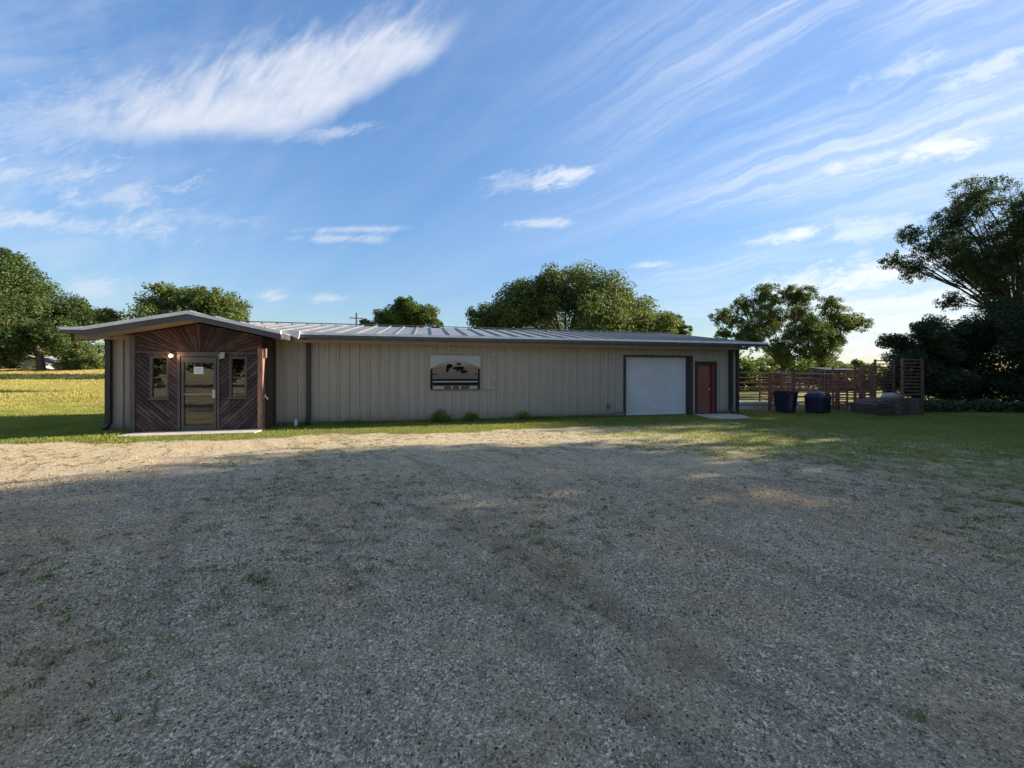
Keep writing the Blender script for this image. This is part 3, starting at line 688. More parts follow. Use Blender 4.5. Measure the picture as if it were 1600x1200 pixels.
# gabled entrance roof
px0, px1, pc = -3.80, 0.66, -1.57
def slab(mb, off_, th_, y0, y1, ins=0.0):
    zc, ze = 3.27 - off_, 2.79 - off_
    a, c = px0 + ins, px1 - ins
    zl = zc - (zc - ze) * (pc - a) / (pc - px0); zr = zc - (zc - ze) * (c - pc) / (px1 - pc)
    mb.prism([(a, zl - th_), (pc, zc - th_), (c, zr - th_), (c, zr), (pc, zc), (a, zl)], y0, y1)
er = MB(); slab(er, 0, 0.05, -1.46, 2.2)
for k in range(-3, 4):
    xx = pc + k * 0.6
    zz = 3.27 - 0.48 * abs(xx - pc) / 2.23
    er.box(xx - 0.02, xx + 0.02, -1.45, 2.2, zz - 0.02, zz + 0.04)
ero = er.build('entrance_roof', M['roof'], bld)
fa_ = MB(); slab(fa_, 0.074, 0.145, -1.52, -1.461)
fa_.build('entrance_fascia', M['trim'], bld)
fa_ = MB(); slab(fa_, -0.012, 0.085, -1.575, -1.463); fa_.build('fascia_lip', M['lip'], bld)
fa_ = MB(); slab(fa_, 0.16, 0.05, -1.45, -0.90, 0.03); fa_.build('entrance_soffit', M['tan'], bld)
MB().box(px0 + 0.001, px0 + 0.05, -1.459, -0.70, 2.60, 2.735).build('side_fascia', M['trim'], bld)
MB().box(px1 - 0.05, px1 - 0.001, -1.459, -0.62, 2.60, 2.735).build('side_fascia', M['trim'], bld)
# glass entrance door
door = MB(); door.box(-2.04, -1.97, -0.92, -0.84, 0.02, 2.08); door.box(-1.26, -1.19, -0.92, -0.84, 0.02, 2.08)
door.box(-1.969, -1.261, -0.918, -0.842, 1.93, 2.078); door.box(-1.969, -1.261, -0.918, -0.842, 0.02, 0.17)
dr = door.build('entrance_door', M['frame'], bld, bevel=0.004)
MB().box(-1.968, -1.262, -0.885, -0.880, 0.171, 1.929).build('glass', M['glass'], dr)
MB().tube([(-1.96, -0.95, 1.05), (-1.27, -0.95, 1.05)], 0.017, 10).tube([(-1.95, -0.95, 1.05), (-1.95, -0.89, 1.05)], 0.012, 8).build('push_bar', M['rail'], dr)
MB().box(-1.265, -1.205, -0.955, -0.922, 0.94, 1.16).tube([(-1.235, -0.956, 1.0), (-1.235, -0.99, 1.02), (-1.235, -0.99, 1.10), (-1.235, -0.956, 1.12)], 0.012, 8).build('handle', M['pvc'], dr, bevel=0.004)
for (a, b_) in ((-2.77, -2.33), (-0.86, -0.42)):
    wn = MB(); wn.box(a, a + 0.05, -0.925, -0.83, 0.95, 2.09); wn.box(b_ - 0.05, b_, -0.925, -0.83, 0.95, 2.09)
    wn.box(a + 0.051, b_ - 0.051, -0.923, -0.832, 2.045, 2.088); wn.box(a + 0.051, b_ - 0.051, -0.923, -0.832, 0.952, 0.995)
    wn.box(a + 0.051, b_ - 0.051, -0.895, -0.872, 1.50, 1.525)
    wo_ = wn.build('window', M['frame'], bld)
    MB().box(a + 0.051, b_ - 0.051, -0.882, -0.877, 0.996, 2.044).build('pane', M['glasswin'], wo_)
    MB().box(a - 0.03, b_ + 0.03, -0.965, -0.925, 0.90, 0.948).build('sill', M['frame'], wo_)
# lanterns: the left is lit
for i, xl_ in enumerate((-2.225, -1.02)):
    q = MB(); q.box(xl_ - 0.045, xl_ + 0.045, -0.955, -0.925, 2.06, 2.22)
    q.tube([(xl_, -0.95, 2.16), (xl_, -1.02, 2.20), (xl_, -1.03, 2.185)], 0.008, 6)
    q.lathe([(0.0, 2.19), (0.055, 2.175), (0.06, 2.165), (0.0, 2.165)], 8, (xl_, -1.03))
    q.lathe([(0.0, 2.055), (0.05, 2.055), (0.05, 2.045), (0.0, 2.035)], 8, (xl_, -1.03))
    for k in range(4):
        a = math.pi / 4 + k * math.pi / 2
        q.tube([(xl_ + 0.048 * math.cos(a), -1.03 + 0.048 * math.sin(a), 2.05), (xl_ + 0.055 * math.cos(a), -1.03 + 0.055 * math.sin(a), 2.17)], 0.003, 4)
    lo = q.build('wall_lamp', M['pvc'] if i else M['brown'], bld)
    bb = MB(); bb.lathe([(0.0, 2.06), (0.028, 2.08), (0.034, 2.11), (0.025, 2.14), (0.0, 2.155)], 12, (xl_, -1.03))
    bb.build('bulb', M['bulb'] if i == 0 else M['pvc'], lo, smooth=True)
lp = bpy.data.lights.new('lamp_glow', 'POINT'); lp.energy = 2.2; lp.color = (1, 0.55, 0.25); lp.shadow_soft_size = 0.06
lpo = bpy.data.objects.new('lamp_glow', lp); col.objects.link(lpo); lpo.parent = bld; lpo.location = (-2.225, -1.12, 2.11)
tap = MB(); tap.tube([(0.0, -0.90, 0.95), (0.06, -0.90, 0.95), (0.10, -0.90, 0.92), (0.10, -0.90, 0.87)], 0.018, 8); tap.tube([(0.05, -0.90, 0.95), (0.05, -0.90, 1.0)], 0.009, 6); tap.lathe([(0, 1.0), (0.035, 1.0), (0.035, 1.012), (0, 1.012)], 8, (0.05, -0.90))
tap.build('outdoor_tap', M['pvc'], bld)
# garage door
gd = MB(); n_ = 17; h_ = 2.28 / n_; prof = []
for k in range(n_):
    z = 0.012 + k * h_
    prof += [(0.176, z), (0.160, z + 0.012), (0.160, z + h_ - 0.020), (0.176, z + h_ - 0.008)]
prof += [(0.20, 2.292), (0.20, 0.012)]
gd.prismx(prof, 12.00, 14.73)
gdo = gd.build('garage_door', M['doorwhite'], bld)
MB().box(13.18, 13.42, 0.14, 0.162, 0.30, 0.33).build('handle', M['lip'], gdo)
b = MB(); b.box(11.90, 11.99, -0.045, 0.22, 0, 2.34); b.box(14.74, 14.90, -0.045, 0.22, 0, 2.34); b.box(11.991, 14.739, -0.044, 0.22, 2.295, 2.339)
b.build('garage_door_trim', M['brown'], bld)
# red side door
rd = MB(); rd.box(15.13, 15.80, 0.10, 0.145, 0.03, 2.0)
for z0, z1 in ((0.25, 0.95), (1.1, 1.85)): rd.box(15.22, 15.71, 0.094, 0.0995, z0, z1)
rdo = rd.build('side_door', M['reddoor'], bld, bevel=0.003)
MB().lathe([(0.0, 0.0)], 3)
k_ = MB(); k_.tube([(15.74, 0.10, 1.0), (15.74, 0.05, 1.0)], [0.012, 0.03], 10); k_.build('handle', M['lip'], rdo)
b = MB(); b.box(15.03, 15.125, -0.045, 0.2, 0, 2.12); b.box(15.955, 16.01, -0.045, 0.2, 0, 2.12); b.box(15.126, 15.954, -0.044, 0.2, 2.005, 2.119)
b.build('side_door_trim', M['brown'], bld)
MB().box(15.805, 15.953, -0.02, 0.15, 0.03, 2.0).build('side_door_jamb', M['reddark'], bld)
b = MB(); b.box(11.20, 11.34, -0.075, -0.036, 0.32, 0.50); b.box(11.225, 11.315, -0.088, -0.076, 0.345, 0.475); b.build('outlet_box', M['foot'], bld)
b = MB(); b.box(6.50, 6.98, -0.048, -0.037, 1.07, 2.18); b.build('repair_patch', simple('tan_repair_sheet', (0.32, 0.28, 0.23), 0.5), bld)

# paths
p = MB(); p.box(-3.12, 0.05, -1.64, -0.86, -0.05, 0.035); o = p.build('path', M['concrete'], None, bevel=0.012); o.location = (BX, BY, 0); o.rotation_euler = (0, 0, BA)
tag(o, 'concrete slab before the timber entrance', 'path', kind='structure')
p = MB(); p.prismz([(14.95, -0.055), (14.7, -0.8), (14.55, -1.4), (15.3, -1.75), (16.1, -1.6), (16.5, -0.9), (16.52, -0.055)], -0.05, 0.03); o = p.build('path', M['concrete'], None, bevel=0.012); o.location = (BX, BY, 0); o.rotation_euler = (0, 0, BA)
tag(o, 'concrete slab before the red side door', 'path', kind='structure')

# notice in the door
o = MB().box(-0.115, 0.115, -0.002, 0.002, -0.1, 0.1).build('paper_notice', M['paper'], None)
wx_, wy_ = to_world(-1.63, -0.892); o.location = (wx_, wy_, 1.71); o.rotation_euler = (0, 0, BA)
tag(o, 'white paper notice taped inside the glass entrance door', 'notice')
q = MB()
for k in range(5): q.box(-0.085, 0.085 - 0.03 * (k % 2), -0.0032, -0.0022, 0.05 - k * 0.03, 0.058 - k * 0.03)
q.build('text', M['ink'], o)

# printed ranch sign
sx0, sz0 = 4.72, 1.06; SW, SH = 1.70, 1.19
sg = thing('ranch_sign', 'printed sign of cattle and dark rail fence hung on the tan wall', 'sign', (*to_world(sx0, -0.045), sz0), BA)
def mat_print():
    m_, N, b, out = newmat('sign_print')
    tcn = N.n('TexCoord'); sp_ = N.n('SeparateXYZ'); N.t.links.new(tcn.outputs['Object'], sp_.inputs[0]); x, y, z = sp_.outputs
    nz_ = N.noise(tcn.outputs['Object'], 3.5, 6, 0.65, 0.5); nf = N.noise(tcn.outputs['Object'], 16, 5, 0.7)
    skyc = N.mix(nz_, (0.34, 0.37, 0.40, 1), (0.48, 0.48, 0.45, 1))
    hill = N.mix(nf, (0.07, 0.04, 0.032, 1), (0.38, 0.25, 0.17, 1))
    lowc = N.mix(nf, (0.05, 0.045, 0.042, 1), (0.24, 0.21, 0.185, 1))
    hx = N.m('MULTIPLY', N.m('POWER', N.m('SUBTRACT', x, 0.88), 2.0), 0.42)
    edge = N.m('ADD', N.m('SUBTRACT', 1.02, hx), N.m('MULTIPLY', N.m('SUBTRACT', nf, 0.5), 0.22))
    c = N.mix(N.smooth(N.m('SUBTRACT', z, edge), -0.02, 0.03), N.mix(N.smooth(z, 0.95, 0.75), N.mix(nf, (0.24, 0.23, 0.21, 1), (0.42, 0.38, 0.33, 1)), hill), skyc)
    c = N.mix(N.smooth(z, 0.66, 0.54), c, lowc)
    N._in(b.inputs['Base Color'], c); b.inputs['Roughness'].default_value = 0.6
    return m_
MB().box(0, SW, -0.012, 0.0, 0, SH).build('panel', mat_print(), sg, bevel=0.002)
ink = simple('dark_sign_ink', (0.012, 0.010, 0.010), 0.95, spec=0.1); pale = simple('pale_sign_print', (0.42, 0.37, 0.30), 0.6); mid = simple('grey_brown_print', (0.08, 0.072, 0.06), 0.6)
b = MB(); b.box(0.02, 0.075, -0.0150, -0.0125, 0.03, 0.74); b.box(1.625, 1.68, -0.0150, -0.0125, 0.03, 0.74)
b.box(0.08, 1.62, -0.0150, -0.0125, 0.325, 0.385); b.box(0.08, 1.62, -0.0150, -0.0125, 0.17, 0.255); b.box(0.08, 0.22, -0.0150, -0.0125, 0.53, 0.56); b.box(1.50, 1.62, -0.0150, -0.0125, 0.53, 0.56)
b.build('printed_fence', ink, sg)
b = MB(); b.box(0.10, 0.46, -0.0150, -0.0125, 0.05, 0.13); b.box(0.70, 0.75, -0.0150, -0.0125, 0.05, 0.15); b.box(0.97, 1.03, -0.0150, -0.0125, 0.05, 0.15); b.box(1.33, 1.58, -0.0150, -0.0125, 0.05, 0.13); b.box(0.09, 1.60, -0.0150, -0.0125, 0.275, 0.305)
b.build('pale_print', pale, sg)
b = MB(); b.box(0.48, 0.68, -0.0150, -0.0125, 0.03, 0.16); b.box(0.77, 0.95, -0.0150, -0.0125, 0.03, 0.16); b.box(1.05, 1.31, -0.0150, -0.0125, 0.03, 0.16); b.build('grey_print', mid, sg)
def cow(mb, x, z, s, flip=1):
    P_ = [(0, .32), (.04, .40), (.02, .50), (.09, .47), (.16, .50), (.24, .56), (.62, .54), (.80, .55), (.90, .48), (.92, .20), (.88, .20), (.86, .34), (.80, .32), (.80, .05), (.73, .05), (.71, .26), (.42, .22), (.38, .05), (.31, .05), (.30, .27), (.20, .30), (.12, .34), (.05, .28)]
    pts = [(x + flip * a * s, z + b_ * s) for a, b_ in P_]
    mb.prism(pts if flip > 0 else pts[::-1], -0.0152, -0.0126)
b = MB(); cow(b, 0.76, 0.58, 0.42); cow(b, 0.86, 0.90 - 0.08, 0.20); cow(b, 0.98, 0.52, 0.30)
b.prism([(0.53, 0.62), (0.60, 0.62), (0.66, 0.76), (0.74, 0.78), (0.74, 0.88), (0.60, 0.90), (0.54, 0.84)], -0.0152, -0.0126)
b.build('cattle_print', ink, sg)
b = MB(); b.tube([(0.82, -0.02, 1.19), (0.82, -0.02, 1.32)], 0.006, 6); b.build('hanger', M['rail'], sg)

# drain elbow and brick at the first downspout
q = MB(); q.tube([(0, 0, 0.0), (0, 0, 0.14), (0.0, 0.02, 0.19), (0.0, 0.05, 0.20)], [0.055, 0.055, 0.05, 0.05], 12)
o = q.build('drain_pipe', M['pvc'], None, smooth=True); wx_, wy_ = to_world(0.70, -0.42); o.location = (wx_, wy_, 0)
tag(o, 'short white plastic drain pipe at the foot of the downspout', 'pipe')
o = MB().box(-0.1, 0.1, -0.05, 0.05, 0.0, 0.065).build('brick', M['brick'], None, bevel=0.006); wx_, wy_ = to_world(0.90, -0.45); o.location = (wx_, wy_, 0.0); o.rotation_euler = (0, 0, 0.5)
tag(o, 'dark red brick beside the white drain pipe', 'brick')

# ------------------------------------------------------------------ foliage
def leaves(blobs, n, size, seed, dy=0.8, shell=0.2, clump=0.36, nclump=26, flat=0.85):
    rg = np.random.default_rng(seed)
    B = np.array([(b[0], b[1], b[2]) if len(b) == 3 else (b[0], b[1], b[2]) for b in blobs], float)
    yb = np.array([(b[3] if len(b) > 3 else rg.uniform(-dy, dy) * max(1.0, 0.35 * np.ptp(B[:, 0]))) for b in blobs])
    C = []; Rr = []
    for (bx, bz, br), by in zip(B, yb):
        k = nclump
        d = rg.normal(size=(k, 3)); d /= np.linalg.norm(d, axis=1)[:, None]
        rad = br * (shell + (1.0 - shell) * rg.random(k) ** 0.6)[:, None]
        c = np.array([bx, by, bz]) + d * rad * np.array([1, 1, 0.85]); C.append(c); Rr.append(br * clump * (0.65 + 0.7 * rg.random(k)))
    C = np.concatenate(C); Rr = np.concatenate(Rr)
    pr = Rr ** 2; pr /= pr.sum(); idx = rg.choice(len(C), n, p=pr)
    d = rg.normal(size=(n, 3)); d /= np.linalg.norm(d, axis=1)[:, None]
    rr_ = Rr[idx] * (0.25 + 0.85 * rg.random(n) ** 0.6)
    p_ = C[idx] + d * rr_[:, None] * np.array([1, 1, flat])
    nr = d + 0.9 * rg.normal(size=(n, 3)) + np.array([0, 0, 0.35]); nr /= np.linalg.norm(nr, axis=1)[:, None]
    t1 = np.cross(nr, rg.normal(size=(n, 3))); t1 /= np.linalg.norm(t1, axis=1)[:, None]; t2 = np.cross(nr, t1)
    s_ = size * (0.55 + 0.9 * rg.random(n))[:, None]
    V = np.stack([p_ - t1 * s_ * 0.5, p_ + t2 * s_ * 0.28 + nr * s_ * 0.06, p_ + t1 * s_ * 0.5, p_ - t2 * s_ * 0.28 + nr * s_ * 0.06], 1)
    V[..., 2] = np.maximum(V[..., 2], 0.02)
    return V.reshape(-1, 3), np.arange(4 * n).reshape(-1, 4), np.concatenate([B[:, :1], yb[:, None], B[:, 1:2]], 1), B[:, 2]
def plant(name, label, cat, loc, blobs, n, size, leafm, seed, group=None, trunk=0.25, fork=0.35, dy=0.8, rz=0, stems=1, **kw):
    o = thing(name, label, cat, loc, rz, group)
    V_, Q_, C_, R_ = leaves(blobs, n, size, seed, dy, **kw)
    big_mesh('crown' if trunk else 'foliage', V_, Q_, leafm, o)
    if trunk:
        rd_ = random.Random(seed); mb = MB(); top_ = max(c[2] for c in C_)
        zf = top_ * fork; mean = C_.mean(0)
        bases = [Vector((rd_.uniform(-1, 1) * trunk * 2 * (stems > 1), rd_.uniform(-1, 1) * trunk * (stems > 1), 0)) for _ in range(stems)]
        forks = []
        for bs in bases:
            fk = Vector((bs.x + (mean[0] - bs.x) * 0.3 + rd_.uniform(-.2, .2) * trunk * 3, bs.y, zf))
            mb.tube([bs + Vector((0, 0, -0.1)), bs.lerp(fk, 0.12) , bs.lerp(fk, 0.55) + Vector((trunk * 0.5, 0, 0)), fk], [trunk * 1.5, trunk * 1.05, trunk * 0.85, trunk * 0.7], 10)
            forks.append(fk)
        for c, r0 in zip(C_, R_):
            fk = min(forks, key=lambda f_: (f_ - Vector(c)).length); c = Vector(c)
            if c.z < fk.z * 0.8: c = c + Vector((0, 0, 0)); st_ = Vector((fk.x * 0.6, fk.y * 0.6, c.z * 0.6))
            else: st_ = fk
            md = st_.lerp(c, 0.45) + Vector((rd_.uniform(-.3, .3), rd_.uniform(-.3, .3), rd_.uniform(-.1, .7))) * r0 * 1.3
            w0 = trunk * 0.30
            mb.tube([st_, st_.lerp(md, 0.5) + Vector((0, 0, 0.1 * r0)), md, c], [w0, w0 * 0.75, w0 * 0.5, w0 * 0.22], 6)
            for _ in range(4):
                tip = c + Vector((rd_.uniform(-1, 1), rd_.uniform(-1, 1), rd_.uniform(-.5, 1))).normalized() * r0 * 0.85
                mb.tube([md, md.lerp(tip, 0.5) + Vector((0, 0, 0.08 * r0)), tip], [w0 * 0.4, w0 * 0.25, w0 * 0.07], 5)
        mb.build('trunk', M['bark'], o, smooth=True)
    return o
G1 = 'trees along the far side of the left field'
plant('tree', 'tall spreading tree at the left edge of the photo beyond the field', 'tree', (-107.7, 88, 2.0), [(-7.5, 22.3, 5.87), (-14.1, 16.5, 8.8), (-3.8, 15.0, 7.33), (1.3, 12.1, 5.13), (-8.2, 8.2, 6.8), (-0.9, 8.0, 5.2), (-18.5, 9.1, 8.0), (5.0, 9.1, 3.67), (-8.9, 26.7, 2.64)], 95000, 0.48, M['leaf_far'], 1, G1, 0.75, 0.24, 1.0)
plant('tree', 'rounded lower tree right of the tall tree across the field', 'tree', (-119.4, 105, 2.3), [(-3.1, 15.9, 4.9), (2.1, 15.1, 5.6), (5.9, 13.3, 3.85), (1.2, 8.9, 6.12)], 50000, 0.48, M['leaf_far'], 2, G1, 0.6, 0.3, 0.8)
plant('bush', 'round green bush at the field edge just left of the building', 'bush', (-101.5, 91, 2.3), [(0, 2.2, 3.6), (3.4, 2.0, 3.0), (-3.0, 1.6, 2.2), (-1, 5, 2.4)], 18000, 0.4, M['leaf_light'], 3, None, 0, dy=0.4)
plant('bush', 'dark low bush under the tall tree left of the grey house', 'bush', (-121, 92, 2.3), [(0, 1.4, 2.2), (-4, 1.6, 2.6), (-9, 1.6, 2.6)], 7000, 0.6, M['leaf_dark'], 33, None, 0, dy=0.3)
G2 = 'trees rising behind the building'
plant('tree', 'broad green tree rising behind the timber entrance roof', 'tree', (-29.1, 34, 0), [(0, 7.8, 1.87), (-2.5, 7.3, 1.7), (2.5, 7.5, 1.81), (-4.8, 6.4, 1.02), (4.5, 6.1, 1.02), (0, 6.4, 2.55), (1.2, 8.6, 1.2), (-0.8, 8.9, 0.9), (-3.6, 6.5, 1.7), (3.6, 6.5, 1.7), (-1.4, 8.1, 1.5), (1.3, 7.9, 1.6), (2.6, 7.9, 1.4), (-2.6, 7.6, 1.3)], 42000, 0.21, M['leaf_light'], 4, G2, 0.25, 0.4, 0.6)
plant('tree', 'small spiky tree top above the middle left of the roof', 'tree', (-11.3, 40, 0), [(0, 7.8, 1.87), (-2.0, 7.3, 1.33), (1.7, 7.8, 1.67), (3.3, 6.6, 0.8), (-3.3, 6.7, 0.67), (0.3, 8.9, 0.93)], 24000, 0.2, M['leaf_mid'], 5, G2, 0.22, 0.4, 0.6)
plant('tree', 'largest domed tree with dark left side behind the roof', 'tree', (4.8, 36, 0), [(1.2, 9.4, 2.52), (-1.2, 9.1, 2.28), (-4.6, 8.0, 2.7), (-3.0, 8.6, 2.3), (-7.0, 7.1, 2.2), (-5.8, 6.0, 2.2), (-8.1, 7.0, 1.08), (3.6, 8.8, 2.4), (6.2, 7.4, 2.4), (8.1, 6.0, 1.9), (5.5, 5.6, 2.4), (-0.6, 6.7, 3.6), (3.0, 6.4, 3.6), (1.8, 10.8, 1.2), (9.3, 5.5, 1.08)], 90000, 0.21, M['leaf_light'], 6, G2, 0.4, 0.35, 0.35)
plant('tree', 'small dark tree just right of the largest domed tree', 'tree', (18.5, 44, 0), [(-0.1, 7.8, 1.17), (1.2, 6.7, 1.03), (-0.5, 6.7, 1.32)], 6000, 0.3, M['leaf_mid'], 7, G2, 0.18, 0.4, 0.6)
plant('tree', 'open airy tree beyond the right end of the building', 'tree', (21.4, 30, 0), [(-1.9, 7.6, 1.2), (-3.9, 6.3, 1.1), (0.4, 7.6, 1.3), (-0.7, 6.3, 1.5), (1.9, 6.3, 1.4), (3.6, 5.8, 1.3), (5.1, 5.6, 1.0), (-2.4, 5.1, 1.4), (0.6, 4.6, 1.75), (3.1, 4.3, 1.25), (-4.4, 5.6, 0.6), (-3.2, 4.2, 1.2), (-1.0, 3.4, 1.4), (1.8, 3.0, 1.4), (4.2, 4.4, 1.1), (-4.8, 4.7, 0.8), (2.7, 6.9, 0.9), (-3.0, 7.0, 1.0)], 95000, 0.11, M['leaf_mid'], 8, G2, 0.16, 0.3, 0.5, stems=3, clump=0.19, nclump=80, shell=0.0)
HB = 'bushes behind the cattle pens'
for i, (x, y, h, r0, lb) in enumerate([(24.0, 38, 3.6, 1.9, 'green bush behind the pens next to the building end'), (27.8, 39, 4.2, 2.1, 'taller bush behind the blue bins'), (31.6, 38, 3.2, 1.7, 'round bush behind the middle of the pens'),
                                       (35.2, 39, 2.7, 1.6, 'low bush behind the roofed stall'), (38.6, 40, 2.4, 1.4, 'lowest bush left of the dark cedar thicket'), (21.0, 37, 4.0, 1.9, 'bush half hidden by the right end of the building')]):
    plant('bush', lb, 'bush', (x, y, 0), [(0, h - r0 * 0.8, r0 * 0.8), (-r0 * 0.7, h * 0.4, r0 * 0.8), (r0 * 0.8, h * 0.4, r0 * 0.75), (0, h * 0.35, r0)], 5500, 0.27, M['leaf_mid'] if i % 2 else M['leaf_light'], 20 + i, HB, 0, dy=0.4)
for i, (x, y, h, w_) in enumerate([(60, 105, 6, 9), (78, 110, 7, 10), (97, 108, 6, 9)]):
    plant('tree', ['distant tree line clump seen over the left pens', 'distant tree seen between the pens and the cedars', 'distant tree behind the cedar thicket'][i], 'tree', (x, y, 0), [(-w_ * .5, h * .5, h * .45), (0, h * .6, h * .42), (w_ * .5, h * .45, h * .45)], 6000, 0.7, M['leaf_mid'], 40 + i, 'distant trees on the right', 0.3, 0.2, 0.5)
tall = plant('tree', 'tall dark tree with open branches at the right edge', 'tree', (28.4, 21, 0), [(-1.8, 11.2, 1.26), (-0.7, 9.8, 1.57), (-3.8, 9.5, 1.12), (-6.0, 8.9, 0.7), (-4.9, 8.2, 0.98), (-6.6, 7.6, 0.63), (-2.8, 8.4, 1.4), (-0.3, 7.4, 1.57), (-3.5, 6.3, 0.91), (-4.5, 5.3, 0.63), (-2.1, 5.8, 0.91), (1.1, 10.5, 1.92), (2.5, 8.1, 2.27), (-2.8, 10.5, 0.91), (-5.2, 7.2, 0.9), (-1.5, 7.0, 1.3), (-4.0, 7.4, 1.0), (-2.6, 7.2, 1.1), (-1.2, 8.6, 1.4), (0.6, 8.4, 1.5), (0.2, 6.2, 1.3), (1.6, 6.4, 1.6)], 150000, 0.085, M['leaf_dark'], 9, None, 0.27, 0.35, 0.35, clump=0.19, nclump=90, shell=0.0)
tall.scale = (1, 1, 1.06)
CG = 'dark cedars at the right edge of the yard'
plant('cedar', 'dark cedar behind the loading chute, leftmost of the thicket', 'tree', (19.9, 19, 0), [(-0.55, 3.2, 0.65), (0.3, 3.9, 0.7), (0.0, 2.4, 1.2), (0.3, 1.0, 1.01), (1.4, 2.9, 0.89), (1.3, 1.1, 0.95), (-0.8, 1.2, 0.9)], 52000, 0.09, M['leaf_cedar'], 10, CG, 0.14, 0.5, 0.5)
plant('cedar', 'dark cedar in the middle of the thicket', 'tree', (24.0, 20, 0), [(-1.3, 3.8, 0.93), (-0.3, 2.6, 1.4), (0.8, 3.4, 1.33), (0.7, 1.1, 1.5), (-0.7, 0.9, 1.17), (-1.6, 1.8, 1.1)], 60000, 0.095, M['leaf_cedar'], 11, CG, 0.16, 0.5, 0.5)
plant('cedar', 'tallest dark cedar at the right edge below the open branches', 'tree', (24.3, 18, 0), [(-0.9, 3.6, 1.2), (0.3, 4.4, 1.5), (-0.3, 2.4, 1.5), (1.5, 3.0, 1.8), (-0.3, 1.0, 1.2), (1.5, 1.0, 1.2), (3.0, 2.0, 1.8)], 66000, 0.095, M['leaf_cedar'], 12, CG, 0.16, 0.5, 0.5)
for i, (x, y, w_) in enumerate([(18.0, 16.6, 1.2), (20.2, 16.4, 1.4), (22.2, 16.0, 1.3)]):
    plant('weed_clump', ['grey green weeds nearest the loading chute', 'grey green weeds under the middle cedar', 'grey green weeds at the right edge under the cedar'][i], 'weeds', (x, y, 0), [(0, 0.25, 0.35), (-w_ * .5, 0.2, 0.35), (w_ * .5, 0.22, 0.38)], 3500, 0.09, M['leaf_grey'], 60 + i, 'weeds under the cedars', 0, dy=0.3)
# trees outside the picture to the right; they shade the yard
OG = 'tall trees standing right of the yard outside the picture'
for i, (x, y, h, w_) in enumerate([(28.6, 12.5, 20.0, 5.3), (24.5, 4.0, 15.5, 5.0), (23.0, -3.5, 15.0, 5.0), (25.0, -11.0, 15.0, 5.0), (30.0, 9.0, 16.0, 5.0), (17.5, 3.5, 8.0, 3.0), (33.5, 19.2, 11.5, 4.5)]):
    rg = random.Random(i + 90); bl = [(0, h * .86, w_ * .5, 0)]
    for k in range(13):
        a = k * 2.4; zz = h * (0.30 + 0.5 * rg.random()); q_ = w_ * 0.66 * math.sqrt(max(0.1, 1 - ((zz / h - .52) / .5) ** 2))
        bl.append((q_ * math.cos(a), zz, w_ * rg.uniform(0.32, 0.46), q_ * math.sin(a)))
    plant('tree', ['tall tree just outside the right edge shading the gravel', 'broad tall tree right of the camera', 'tall tree right and behind the camera', 'tall tree far behind the camera on the right', 'tallest tree in the second row on the right', 'small tree right of the camera near the gravel', 'low broad tree beyond the right edge behind the cedars'][i], 'tree', (x, y, 0), bl, 22000 if i in (0, 4) else 32000, 0.36, M['leaf_mid'], 90 + i, OG, 0.35, 0.3)
for i, (x, y, h, w_) in enumerate([(-44, -30, 13, 6), (-30, -34, 15, 7), (-14, -38, 14, 7), (3, -36, 15, 7)]):
    rg = random.Random(i + 290); bl = [(0, h * .8, w_ * .5, 0)]
    for k in range(10):
        a = k * 2.4; zz = h * (0.18 + 0.06 * k); q_ = w_ * 0.6
        bl.append((q_ * math.cos(a), zz, w_ * rg.uniform(0.36, 0.5), q_ * math.sin(a)))
    plant('tree', ['leftmost tree of the row behind the camera', 'second tree from the left in the row behind the camera', 'third tree from the left in the row behind the camera', 'rightmost tree of the row behind the camera'][i], 'tree', (x, y, 0), bl, 9000, 0.7, M['leaf_mid'], 290 + i, 'row of trees behind the camera', 0.35, 0.2)
for i, (x, y, h, w_) in enumerate([(20.6, 12.6, 5.4, 2.1), (19.8, 8.6, 5.0, 2.0), (20.4, 5.4, 5.6, 2.2), (20.0, -1.0, 5.2, 2.2)]):
    rg = random.Random(i + 190); bl = [(0, h * .85, w_ * .35, 0)]
    for k in range(9):
        a = k * 2.4; zz = h * (0.12 + 0.07 * k); q_ = w_ * 0.6 * (1 - zz / h * 0.8)
        bl.append((q_ * math.cos(a), zz, w_ * rg.uniform(0.34, 0.5), q_ * math.sin(a)))
    plant('cedar', ['dense cedar outside the right edge nearest the pens', 'dense cedar outside the right edge beside the grass', 'dense cedar outside the right edge beside the gravel', 'dense cedar right of the camera'][i], 'tree', (x, y, 0), bl, 9000, 0.22, M['leaf_cedar'], 190 + i, 'cedars outside the right edge', 0.15, 0.5)
# small plants at the foot of the wall
for i, (lx_, s_, nn) in enumerate([(5.05, 1.4, 1300), (6.07, 1.2, 1000), (7.93, 1.15, 500)]):
    wx_, wy_ = to_world(lx_, -0.30)
    plant('shrub', ['widest small shrub under the left end of the sign', 'small round shrub under the right end of the sign', 'thin leafy plant right of the sign by the wall'][i], 'shrub', (wx_, wy_, 0), [(0, 0.17 * s_, 0.15 * s_, 0), (-0.12 * s_, 0.11 * s_, 0.11 * s_, 0), (0.12 * s_, 0.12 * s_, 0.12 * s_, 0.03)], nn, 0.05, M['leaf_shrub'], 70 + i, 'small shrubs along the tan wall', 0)

